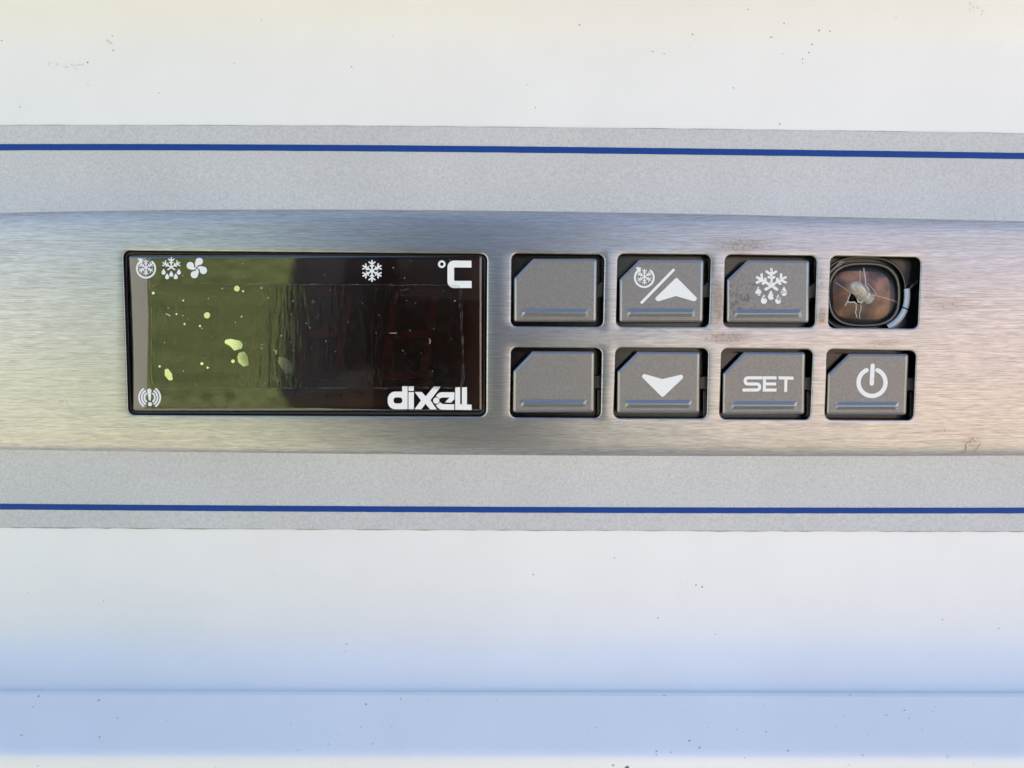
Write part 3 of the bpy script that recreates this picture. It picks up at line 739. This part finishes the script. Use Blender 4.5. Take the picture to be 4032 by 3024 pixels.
# protective film with trapped air
def film_shape(x, y):
    wx = 2.0 * np.sin(x * .045) + 2.5 * np.sin(x * .021 + 1) + 2.0 * np.sin(x * .083 + 2)
    top = 1112 + np.maximum(wx, -1) * .7 + (x - 595) * .008; bot = 1533 - np.maximum(wx, -1) * .6 + (x - 595) * .002
    rect = poly([(635, 1150), (1780, 1155), (1790, 1490), (635, 1490)], 40)
    return np.maximum(np.maximum(rect(x, y), top - y), y - bot)
film = decal('protective_film', film_shape, (585, 1095, 1840, 1545), 7.0, lambda x, y: lens_d(x, y) + 1.6, M_FILM, display)
decal('film_edge', lambda x, y: np.abs(film_shape(x, y) + 2.0) - (.9 + .5 * np.sin(x * .03) * np.sin(y * .05)), (585, 1095, 1840, 1545), 1.8, lambda x, y: lens_d(x, y) + 2.2, M_FILMEDGE, display)
lift = lambda x, y: lens_d(x, y) + 2.8
T = z(440, 940, 2.2425)
def blob(pts, r): return poly(zp(T, pts), r)
BUB = [(blob([(1010, 900), (1050, 893), (1130, 910), (1148, 935), (1140, 962), (1085, 978), (1050, 940), (1005, 915)], 4), (880, 1325, 966, 1390)),
       (blob([(1130, 1015), (1165, 1005), (1192, 1040), (1200, 1110), (1165, 1120), (1125, 1085), (1118, 1045)], 4), (925, 1375, 990, 1452)),
       (blob([(1480, 1050), (1520, 1060), (1570, 1090), (1595, 1140), (1580, 1180), (1540, 1185), (1505, 1130), (1475, 1095)], 4), (1085, 1395, 1165, 1480)),
       (blob([(475, 1160), (495, 1155), (525, 1195), (532, 1240), (510, 1245), (475, 1205)], 3), (640, 1445, 685, 1505)),
       (blob([(1440, 985), (1462, 985), (1450, 1020)], 2), (1075, 1370, 1100, 1402))]
for f, b in BUB: decal('air_bubble', f, b, 1.4, lift, M_BUBBLE, display)
for x, y, r_ in ((1105, 440, 25), (841, 676, 27), (366, 480, 12), (643, 754, 9), (779, 770, 10), (796, 1103, 13), (846, 1138, 9), (1070, 1082, 16), (1322, 436, 10), (1160, 463, 9),
                 (1780, 555, 20), (1380, 522, 8), (1322, 968, 8), (631, 545, 7), (572, 665, 8), (1147, 688, 8), (1582, 666, 10), (423, 1127, 10)):
    px_, py_ = T(x, y); r_ /= 2.2425; decal('air_bubble', circ(px_, py_, r_), box_of(px_, py_, r_ + 3), 1.2, lift, M_BUBBLE, display)
T2 = z(1200, 940, 2.2425)
for x, y, ra, rb in ((575, 925, 62, 75), (1175, 1230, 130, 105), (575, 580, 50, 45), (1080, 610, 52, 45), (818, 937, 30, 30), (445, 1085, 40, 26), (285, 1257, 22, 22), (130, 1245, 24, 22), (785, 575, 16, 16), (715, 738, 26, 28), (85, 555, 27, 27), (88, 973, 14, 16)):
    px_, py_ = T2(x, y); ra /= 2.2425; rb /= 2.2425; f = (lambda a, b_, c_, d_: lambda X, Y: (np.hypot((X - a) / c_, (Y - b_) / d_) - 1) * min(c_, d_))(px_, py_, ra, rb)
    decal('air_bubble', f, (px_ - ra - 3, py_ - rb - 3, px_ + ra + 3, py_ + rb + 3), 2.0, lift, M_FILM, display)
# dust flecks on the film, too small to pick apart
V, Fc = [], []
for _ in range(260):
    x, y = rng.uniform(540, 1860), rng.uniform(1020, 1600)
    if not (600 < x < 1830 and 1120 < y < 1525) and rng.random() < .6: continue
    r_ = .45 + 1.5 * rng.random() ** 5; a0 = rng.uniform(0, 6.28); e = rng.uniform(1, 2.5)
    q = np.array([(x + r_ * e * math.cos(a) * math.cos(a0) - r_ * math.sin(a) * math.sin(a0), y + r_ * e * math.cos(a) * math.sin(a0) + r_ * math.sin(a) * math.cos(a0)) for a in np.linspace(0, 6.28, 5)[:-1]])
    s = len(V); V += list(place(q[:, 0], q[:, 1], lens_d(q[:, 0], q[:, 1]) + 3.5)); Fc.append((s + 3, s + 2, s + 1, s))
fl = obj('dust_flecks', V, Fc, M_FLECK, display); fl['kind'] = 'stuff'
def hair(pts, w, m=M_FLECK):
    bb = np.array(pts); decal('scratch', path(pts, w), (bb[:, 0].min() - 3, bb[:, 1].min() - 3, bb[:, 0].max() + 3, bb[:, 1].max() + 3), .8, lambda x, y: lens_d(x, y) + 3.2, m, display)
hair(zp(T2, [(810, 525), (820, 490), (835, 462), (880, 452), (930, 445)]), 1.3, M_FILMEDGE)
hair(zp(T2, [(1362, 440), (1368, 600), (1385, 760), (1392, 900), (1398, 1100), (1388, 1250), (1378, 1340)]), 1.3, M_FILMEDGE)
hair(zp(T, [(480, 662), (515, 680)]), 3.0)
hair(zp(T2, [(750, 833), (812, 833)]), 1.4)
hair(zp(T2, [(1100, 885), (1108, 905), (1103, 925)]), 1.8)

# ------------------------------------------------------------------ the opening whose key is missing
well = empty('switch_well', tuple(place(3440, 1150, 30))); well.parent = ctrl; well.matrix_parent_inverse = Matrix.Translation(-PIV[ctrl.name])
tag(well, 'open key recess with a broken copper brown membrane and a bare indicator lamp')
PIV[well.name] = Vector(place(3440, 1150, 30))
def copper():
    m, n, l, b = mat('copper_brown_membrane'); tc = N(n, 'TexCoord')
    a = N(n, 'TexNoise', Scale=210.0, Detail=4.0); l.new(tc.outputs['Object'], a.inputs['Vector'])
    r = ramp(n, [(.34, (.02, .014, .013)), (.5, (.10, .048, .03)), (.64, (.27, .125, .066))]); l.new(a.outputs['Fac'], r.inputs['Fac'])
    l.new(r.outputs[0], b.inputs['Base Color']); b.inputs['Roughness'].default_value = .42; b.inputs['Coat Weight'].default_value = .08; b.inputs['Coat Roughness'].default_value = .08
    bp = N(n, 'Bump', Strength=.4, Distance=1e-4); l.new(a.outputs['Fac'], bp.inputs['Height']); l.new(bp.outputs['Normal'], b.inputs['Normal'])
    return m
M_COPPER = copper()
M_CRACK = simple('torn_plastic_edge', (.38, .37, .36), .35)
M_CLIP = simple('pale_plastic_clip', (.34, .40, .47), .2, bump=.2)
M_SMOKE = simple('smoky_clear_plastic', (.03, .033, .026), .10, .7, coat=.5)
M_GREEN = simple('circuit_green', (.012, .05, .03), .3)
T = z(3220, 980, 4.809)
hole = union(poly(zp(T, [(625, 835), (700, 880), (750, 940), (765, 1000), (820, 1050), (740, 1040), (690, 1005), (560, 1000), (590, 920)])), poly(zp(T, [(990, 855), (960, 900), (890, 970), (820, 1050), (830, 990), (880, 920)]), 1))
mem_d = lambda x, y: 66 - 40 * np.clip(np.hypot((x - 3400) / 165, (y - 1165) / 135), 0, 1.2) ** 2.5
mem_shape = minus(lambda x, y: ((np.abs((x - 3392) / 113) ** 3.8 + np.abs((y - 1163 - .03 * (x - 3392)) / 95) ** 3.8) ** (1 / 3.8) - 1) * 95, hole)
mat_shape = minus(circ(3405, 1160, 138), hole)
decal('dark_mat', lambda x, y: np.maximum((np.abs((x - 3402) / 134) ** 2.8 + np.abs((y - 1160) / 118) ** 2.8) ** (1 / 2.8) - 1, -hole(x, y) / 134) * 100, (3255, 1030, 3550, 1290), 3.0, lambda x, y: mem_d(x, y) - 3, M_BLACK_SATIN, well)
decal('broken_membrane', mem_shape, (3262, 1020, 3530, 1290), 3.0, mem_d, M_COPPER, well)
for pts, w in (([(340, 640), (450, 710), (560, 785), (630, 835)], 2.2), ([(625, 835), (590, 920), (560, 1000), (520, 1075)], 4), ([(560, 1000), (620, 1012), (690, 1005), (735, 1045)], 4.5),
               ([(700, 880), (755, 945), (765, 1000), (830, 1020), (855, 960), (985, 850)], 5.5), ([(805, 405), (800, 520), (795, 650)], 3), ([(870, 370), (885, 480), (905, 590), (905, 690), (950, 740), (990, 850)], 5),
               ([(725, 1070), (730, 1130), (715, 1200), (745, 1300)], 3.5), ([(815, 1060), (820, 1130), (790, 1230), (795, 1320)], 3), ([(1000, 890), (1110, 885), (1200, 910), (1320, 945), (1450, 985), (1510, 1020)], 1.8), ([(930, 650), (1010, 720), (1105, 830), (1070, 885)], 1.6)):
    q = zp(T, pts); bb = np.array(q); decal('crack', path(q, w), (bb[:, 0].min() - 4, bb[:, 1].min() - 4, bb[:, 0].max() + 4, bb[:, 1].max() + 4), 1.0, lambda x, y: mem_d(x, y) + 1.5, M_CRACK, well)
def tube_ring(name, rx, ry, ex, cx, cy, wd, d0, h, m, a0=0, a1=360, k=72):
    """raised rim following a rounded-square path"""
    closed = a1 - a0 >= 360; an = np.radians(np.linspace(a0, a1, k, endpoint=not closed)); V = []
    c, s = np.cos(an), np.sin(an); rr = (np.abs(c) ** ex + np.abs(s) ** ex) ** (-1 / ex)
    sec = [(-.5, -12), (-.5, h * .6), (-.28, h * .95), (0, h), (.28, h * .95), (.5, h * .6), (.5, -12)]
    for o_, hh in sec: V.append(place(cx + (rx + o_ * wd) * rr * c, cy - (ry + o_ * wd) * rr * s, d0 + hh))
    V = np.concatenate(V); n_ = len(an); mI = n_ if closed else n_ - 1
    Fc = [(r * n_ + i, r * n_ + (i + 1) % n_, (r + 1) * n_ + (i + 1) % n_, (r + 1) * n_ + i) for r in range(len(sec) - 1) for i in range(mI)]
    return obj(name, V, Fc, m, well, True)
tube_ring('rim', 138, 122, 2.8, 3402, 1160, 13, 34, 18, M_SMOKE)
tube_ring('rim', 166, 148, 2.6, 3400, 1160, 9, 26, 16, M_SMOKE)
tube_ring('clip', 176, 152, 2.3, 3396, 1158, 24, 42, 20, M_CLIP, -20, 8, 16)
tube_ring('clip', 176, 152, 2.3, 3396, 1158, 24, 40, 20, M_CLIP, -56, -22, 20)
slab('circuit_patch', zp(T, [(235, 215), (395, 225), (240, 400)]), 18, 24, M_GREEN, well)
def bar(name, pts, w, d, m, parent):
    q = pts; bb = np.array(q); return decal(name, path(q, w), (bb[:, 0].min() - w, bb[:, 1].min() - w, bb[:, 0].max() + w, bb[:, 1].max() + w), 2.0, lambda x, y: d + 0 * x, m, parent)
slab('rib', zp(T, [(235, 505), (235, 420), (430, 225), (510, 235)]), 18, 40, M_SMOKE, well)
slab('rib', zp(T, [(1720, 740), (1900, 570), (1900, 640), (1760, 750)]), 18, 34, M_SMOKE, well)
# the bare indicator lamp, leaning up and to the left
def led_mat():
    m, n, l, b = mat('milky_epoxy'); b.inputs['Base Color'].default_value = (.90, .90, .84, 1); b.inputs['Roughness'].default_value = .03
    b.inputs['Transmission Weight'].default_value = .72; b.inputs['IOR'].default_value = 1.5; b.inputs['Coat Weight'].default_value = .5; b.inputs['Coat Roughness'].default_value = .03
    return m
A = Vector(place(*T(925, 945), 40)); B = Vector(place(*T(672, 668), 112)); ax = (B - A).normalized(); Ln = (B - A).length
e1 = ax.orthogonal().normalized(); e2 = ax.cross(e1); V = []; nn = 28; rl = 25.5 * PX
secs = [(0, 1.22), (.13, 1.22), (.14, 1.0), (.40, 1.0), (.74, 1.0), (.76, .96), (.86, .86), (.93, .70), (.98, .48), (1.01, .22), (1.015, .02)]
for t, r_ in secs:
    for i in range(nn):
        a = 2 * math.pi * i / nn; V.append(A + ax * (Ln * t) + (e1 * math.cos(a) + e2 * math.sin(a)) * rl * r_)
Fc = [(r_ * nn + i, r_ * nn + (i + 1) % nn, (r_ + 1) * nn + (i + 1) % nn, (r_ + 1) * nn + i) for r_ in range(len(secs) - 1) for i in range(nn)]
Fc += [tuple(range(nn))[::-1], tuple(range((len(secs) - 1) * nn, len(secs) * nn))]
lamp = obj('indicator_lamp', V, Fc, led_mat(), well, True)

# moulded ribs and catches of the housing that show in the gaps beside the keys
for k, q in OPEN.items():
    if k == (0, 3): continue
    (x0, y0), (x1, y1), (x2, y2), (x3, y3) = q
    slab('housing_rib', [(x0 - 6, y0 + 16), (x0 + 62, y0 + 19), (x0 + 2, y0 + 80), (x0 - 6, y0 + 84)], 14, 52, M_BLACK, housing)
    if k[0] == 0: slab('housing_catch', [(x1 - 30, y0 + 128), (x1 - 10, y0 + 112), (x1 + 6, y0 + 112), (x1 + 4, y0 + 168), (x1 - 30, y0 + 172)], 14, 58, M_BLACK_SATIN, housing); slab('housing_rib', [(x1 - 9, y0 + 8), (x1 + 6, y0 + 8), (x1 + 6, y0 + 112), (x1 - 9, y0 + 112)], 14, 50, M_BLACK, housing)
    else: slab('housing_catch', [(x2 - 28, y3 - 160), (x2 + 6, y3 - 165), (x2 + 6, y3 - 112), (x2 - 28, y3 - 118)], 14, 58, M_BLACK_SATIN, housing); slab('housing_rib', [(x2 - 12, y3 - 108), (x2 + 6, y3 - 108), (x2 + 4, y3 - 4), (x2 - 12, y3 - 6)], 14, 50, M_BLACK, housing)

# marks on the steel and on the paint
M_CREAM = simple('dried_splash', (.62, .60, .50), .6); M_RUST = simple('brown_water_mark', (.34, .22, .11), .5)
def on_plate(x, y): return plate_d(x, y) + .6
def mark(pts, w, m):
    bb = np.array(pts); decal('mark', path(pts, w), (bb[:, 0].min() - 5, bb[:, 1].min() - 5, bb[:, 0].max() + 5, bb[:, 1].max() + 5), 1.0, on_plate, m, plate)
mark([(247, 1570), (252, 1568), (254, 1578), (262, 1590), (273, 1594)], 4.0, M_CREAM); mark([(220, 1583), (228, 1578)], 3, M_CREAM)
mark([(3834, 1728), (3808, 1742), (3803, 1755), (3806, 1768), (3798, 1780), (3793, 1790)], 2.6, M_RUST); mark([(3861, 1745), (3850, 1764), (3834, 1782)], 1.6, M_RUST)
mark([(3715, 1686), (3722, 1693), (3718, 1700)], 1.6, M_RUST); mark([(3229, 1262), (3238, 1264), (3243, 1258)], 9, M_RUST); mark([(1985, 1384), (1993, 1386)], 4, M_RUST)
mark([(3950, 1690), (3985, 1712), (4030, 1722)], 1.2, M_CREAM)
M_SPECK = simple('fly_dirt', (.15, .13, .10), .8); M_SCUFF = simple('grey_scuff', (.56, .55, .51), .8)
V = {0: [], 1: []}; Fs = {0: [], 1: []}
def speck(x, y, r, k=0, e=1.0, an=0.0):
    n_ = 7; a = np.linspace(0, 2 * math.pi, n_, endpoint=False); rr = r * rng.uniform(.5, 1.0, n_); c, s_ = math.cos(an), math.sin(an)
    X = x + rr * e * np.cos(a) * c - rr * np.sin(a) * s_; Y = y + rr * e * np.cos(a) * s_ + rr * np.sin(a) * c
    b = len(V[k]); V[k] += list(place_on(X, Y, .5)); Fs[k].append(tuple(range(b + n_ - 1, b - 1, -1)))
for x, y, r in ((3087, 91, 3.4), (3225, 120, 4), (3268, 123, 3.2), (3037, 147, 3), (3197, 175, 4), (3185, 207, 3), (3160, 232, 2.6), (3161, 248, 2.4), (3082, 211, 2.2), (3070, 488, 3), (2727, 135, 4), (2570, 203, 3), (2615, 211, 2.6),
                (2282, 98, 4), (2888, 346, 2.4), (2108, 423, 2.4), (2075, 333, 2.2), (2945, 37, 2.4), (443, 142, 2.6), (446, 198, 3), (345, 246, 3.6), (923, 250, 2.4), (1030, 77, 2.4), (346, 334, 2.2), (627, 365, 2.4), (1545, 142, 2.4),
                (79, 422, 2.4), (6, 160, 3.4), (2100, 2262, 3.4), (2765, 2310, 4.2), (2740, 2305, 3), (2590, 2432, 3), (2816, 2497, 2.4), (3932, 2475, 3.4), (408, 2367, 2.6), (735, 2362, 2.0), (1365, 2537, 3), (1360, 2565, 2.6)): speck(x, y, r, 0, rng.uniform(1, 1.8), rng.uniform(0, 3))
for x, y in ((425, 162), (432, 168), (438, 170), (422, 158)): speck(x, y, 5, 1, 1.6, .4)
for _ in range(22): speck(rng.uniform(190, 330), 258 + rng.normal() * 7, rng.uniform(1.5, 3.6), 1, rng.uniform(1, 2.5), rng.uniform(-.5, .5))
for _ in range(18): speck(1250 + rng.normal() * 30, 172 + rng.normal() * 14, rng.uniform(1, 2.6), 1)
for _ in range(12): speck(3830 + rng.uniform(-20, 60), 60 - rng.uniform(0, 50), rng.uniform(1.5, 3.6), 1, 2, -.7)
for _ in range(30): speck(rng.uniform(2680, 2800), rng.uniform(2230, 2330), rng.uniform(.8, 2.0), 1)
for k, (nm, m) in enumerate((('dirt_specks', M_SPECK), ('scuff_marks', M_SCUFF))):
    obj(nm, V[k], Fs[k], m, front)['kind'] = 'stuff'

# ------------------------------------------------------------------ what the steel and the lens mirror: paving, hedge, walls and the photographer
def paving():
    m, n, l, b = mat('beige_paving'); tc = N(n, 'TexCoord')
    a = N(n, 'TexNoise', Scale=3.0, Detail=8.0, Roughness=.7); l.new(tc.outputs['Object'], a.inputs['Vector'])
    r = ramp(n, [(.3, (.43, .37, .25)), (.7, (.53, .455, .31))]); l.new(a.outputs['Fac'], r.inputs['Fac']); l.new(r.outputs[0], b.inputs['Base Color']); b.inputs['Roughness'].default_value = .85
    return m
gr = obj('ground', [(-60, -60, 0), (60, -60, 0), (60, 60, 0), (-60, 60, 0)], [(0, 1, 2, 3)], paving()); tag(gr, kind='structure')
def wall(name, x0, x1, y0, y1, h, m, label):
    V, Fc = boxm(x0, x1, y0, y1, 0, h); o = obj(name, V, Fc, m); tag(o, label, 'wall'); return o
M_RENDERED = simple('cream_render', (.66, .60, .50), .9); M_TERRA = simple('terracotta_render', (.72, .47, .36), .9)
wall('cream_wall', -7.5, -2.35, -4.3, -4.05, 2.4, M_RENDERED, 'low cream rendered wall mirrored at the left of the steel')
wall('terracotta_wall', .9, 6.5, -3.6, -3.35, 1.9, M_TERRA, 'terracotta rendered wall mirrored at the right of the steel')
def grassm():
    m, n, l, b = mat('short_grass'); tc = N(n, 'TexCoord')
    a = N(n, 'TexNoise', Scale=5.0, Detail=6.0, Roughness=.6); l.new(tc.outputs['Object'], a.inputs['Vector'])
    r = ramp(n, [(.3, (.29, .325, .115)), (.7, (.335, .37, .135))]); l.new(a.outputs['Fac'], r.inputs['Fac']); l.new(r.outputs[0], b.inputs['Base Color']); b.inputs['Roughness'].default_value = .8
    return m
M_GRASS = grassm()
gx, gt = np.meshgrid(np.linspace(-2.4, -.5, 60), np.linspace(0, 1, 30))
gy = -2.5 - 2.4 * gt; gz = 2.75 * gt ** 1.1 * np.clip((gx + 2.45) / .35, 0, 1) * np.clip((-.48 - gx) / .25, 0, 1) + .04 * np.sin(gx * 3 + gt * 5) * gt
bank = obj('grass_bank', np.stack([gx, gy, gz], -1).reshape(-1, 3), [(j * 60 + i, j * 60 + i + 1, (j + 1) * 60 + i + 1, (j + 1) * 60 + i) for j in range(29) for i in range(59)], M_GRASS, None, True)
tag(bank, kind='structure')
n_ = 26000; tx = rng.uniform(-2.08, -.76, n_); tt = rng.random(n_); ty = -2.5 - 2.4 * tt; tz = 2.75 * tt ** 1.1 + .04 * np.sin(tx * 3 + tt * 5) * tt
c0 = np.stack([tx, ty, tz], 1); lean = rng.normal(size=(n_, 3)) * .012; side = rng.normal(size=(n_, 3)) * .004; upv = np.array([0, .012, .022])
V = np.stack([c0 - side, c0 + side, c0 + upv + lean], 1).reshape(-1, 3)
obj('grass', V, np.arange(3 * n_).reshape(-1, 3), M_GRASS, bank)['kind'] = 'stuff'

# the photographer: one skinned body, standing in the cabinet's shade
def person():
    J = {'pelvis': (-.10, -.92, .93), 'waist': (-.105, -.93, 1.08), 'chest': (-.08, -.92, 1.28), 'neck': (-.10, -.90, 1.47), 'head': (-.095, -.87, 1.57), 'crown': (-.095, -.875, 1.68),
         'shl': (-.215, -.92, 1.41), 'shr': (.07, -.90, 1.41), 'ell': (-.195, -.64, .90), 'elr': (.10, -.66, 1.15), 'wrl': (-.09, -.40, .95), 'wrr': (.05, -.38, 1.02), 'hal': (-.06, -.315, .97), 'har': (.035, -.30, 1.0),
         'hpl': (-.19, -.92, .90), 'hpr': (-.01, -.92, .90), 'knl': (-.20, -.90, .50), 'knr': (0, -.90, .50), 'anl': (-.20, -.93, .09), 'anr': (0, -.93, .09), 'tol': (-.21, -.78, .03), 'tor': (.01, -.78, .03)}
    RD = {'pelvis': .13, 'waist': .125, 'chest': .14, 'neck': .055, 'head': .085, 'crown': .06, 'shl': .07, 'shr': .07, 'ell': .046, 'elr': .046, 'wrl': .03, 'wrr': .03, 'hal': .028, 'har': .028,
          'hpl': .09, 'hpr': .09, 'knl': .06, 'knr': .06, 'anl': .042, 'anr': .042, 'tol': .035, 'tor': .035}
    Ed = [('pelvis', 'waist'), ('waist', 'chest'), ('chest', 'neck'), ('neck', 'head'), ('head', 'crown'), ('chest', 'shl'), ('chest', 'shr'), ('shl', 'ell'), ('shr', 'elr'), ('ell', 'wrl'), ('elr', 'wrr'), ('wrl', 'hal'), ('wrr', 'har'),
          ('pelvis', 'hpl'), ('pelvis', 'hpr'), ('hpl', 'knl'), ('hpr', 'knr'), ('knl', 'anl'), ('knr', 'anr'), ('anl', 'tol'), ('anr', 'tor')]
    for h, sx in (('hal', 1), ('har', -1)):                       # five fingers closing on the phone
        hx, hy, hz = J[h]
        for i, (dz, ln) in enumerate(((.030, .055), (.012, .065), (-.006, .062), (-.024, .05))):
            a, b, c = f'{h}f{i}a', f'{h}f{i}b', f'{h}f{i}c'
            J[a] = (hx - sx * .004, hy + .03, hz + dz); J[b] = (hx + sx * .006, hy + .03 + ln * .6, hz + dz * 1.1); J[c] = (hx + sx * .026, hy + .03 + ln * .9, hz + dz * 1.1)
            for q_ in (a, b, c): RD[q_] = .0085
            Ed += [(h, a), (a, b), (b, c)]
        a, b = f'{h}ta', f'{h}tb'; J[a] = (hx + sx * .02, hy + .01, hz + .035); J[b] = (hx + sx * .035, hy + .045, hz + .048); RD[a] = .011; RD[b] = .009; Ed += [(h, a), (a, b)]
    names = list(J); ix = {q: i for i, q in enumerate(names)}
    me = bpy.data.meshes.new('person'); me.from_pydata([J[q] for q in names], [(ix[a], ix[b]) for a, b in Ed], [])
    o = bpy.data.objects.new('person', me); C.objects.link(o)
    o.modifiers.new('skin', 'SKIN'); s = o.modifiers.new('sub', 'SUBSURF'); s.levels = 1; s.render_levels = 1
    for q in names: me.skin_vertices[0].data[ix[q]].radius = (RD[q], RD[q])
    me.skin_vertices[0].data[ix['pelvis']].use_root = True
    m, n, l, b = mat('dark_clothes_and_skin'); ge = N(n, 'NewGeometry'); sp = N(n, 'SeparateXYZ'); l.new(ge.outputs['Position'], sp.inputs[0])
    hd = N(n, 'Math', operation='GREATER_THAN'); hd.inputs[1].default_value = 1.485; l.new(sp.outputs[2], hd.inputs[0])
    ha = N(n, 'Math', operation='GREATER_THAN'); ha.inputs[1].default_value = -.40; l.new(sp.outputs[1], ha.inputs[0])
    mxx = N(n, 'Math', operation='MAXIMUM'); l.new(hd.outputs[0], mxx.inputs[0]); l.new(ha.outputs[0], mxx.inputs[1])
    mx = N(n, 'Mix', data_type='RGBA'); l.new(mxx.outputs[0], mx.inputs['Factor']); mx.inputs[6].default_value = (.012, .012, .014, 1); mx.inputs[7].default_value = (.03, .018, .014, 1)
    l.new(mx.outputs[2], b.inputs['Base Color']); b.inputs['Roughness'].default_value = .8
    me.materials.append(m)
    tag(o, 'photographer in dark clothes holding up a phone, mirrored in the display', 'person')
person()
ph = empty('smartphone', (-.018, -.2, .96)); tag(ph, 'black smartphone held up in front of the panel', 'phone')
def rbox(name, x0, x1, y0, y1, z0, z1, r, m, parent):
    lp = round_loop([(x0, z0), (x1, z0), (x1, z1), (x0, z1)], r, 6); k = len(lp)
    V = [(p[0], y0, p[1]) for p in lp] + [(p[0], y1, p[1]) for p in lp]
    return obj(name, V, [tuple(range(k)), tuple(range(2 * k - 1, k - 1, -1))] + [(i, i + k, (i + 1) % k + k, (i + 1) % k) for i in range(k)], m, parent)
M_PHONE = simple('phone_black', (.012, .012, .014), .2)
cy = CL[1]; rbox('phone_body', -.055, .020, cy - .018, cy - .010, CL[2] - .135, CL[2] + .022, .009, M_PHONE, ph)
rbox('camera_island', -.012, .012, cy - .010, cy - .0085, CL[2] - .03, CL[2] + .012, .005, M_BLACK_SATIN, ph)
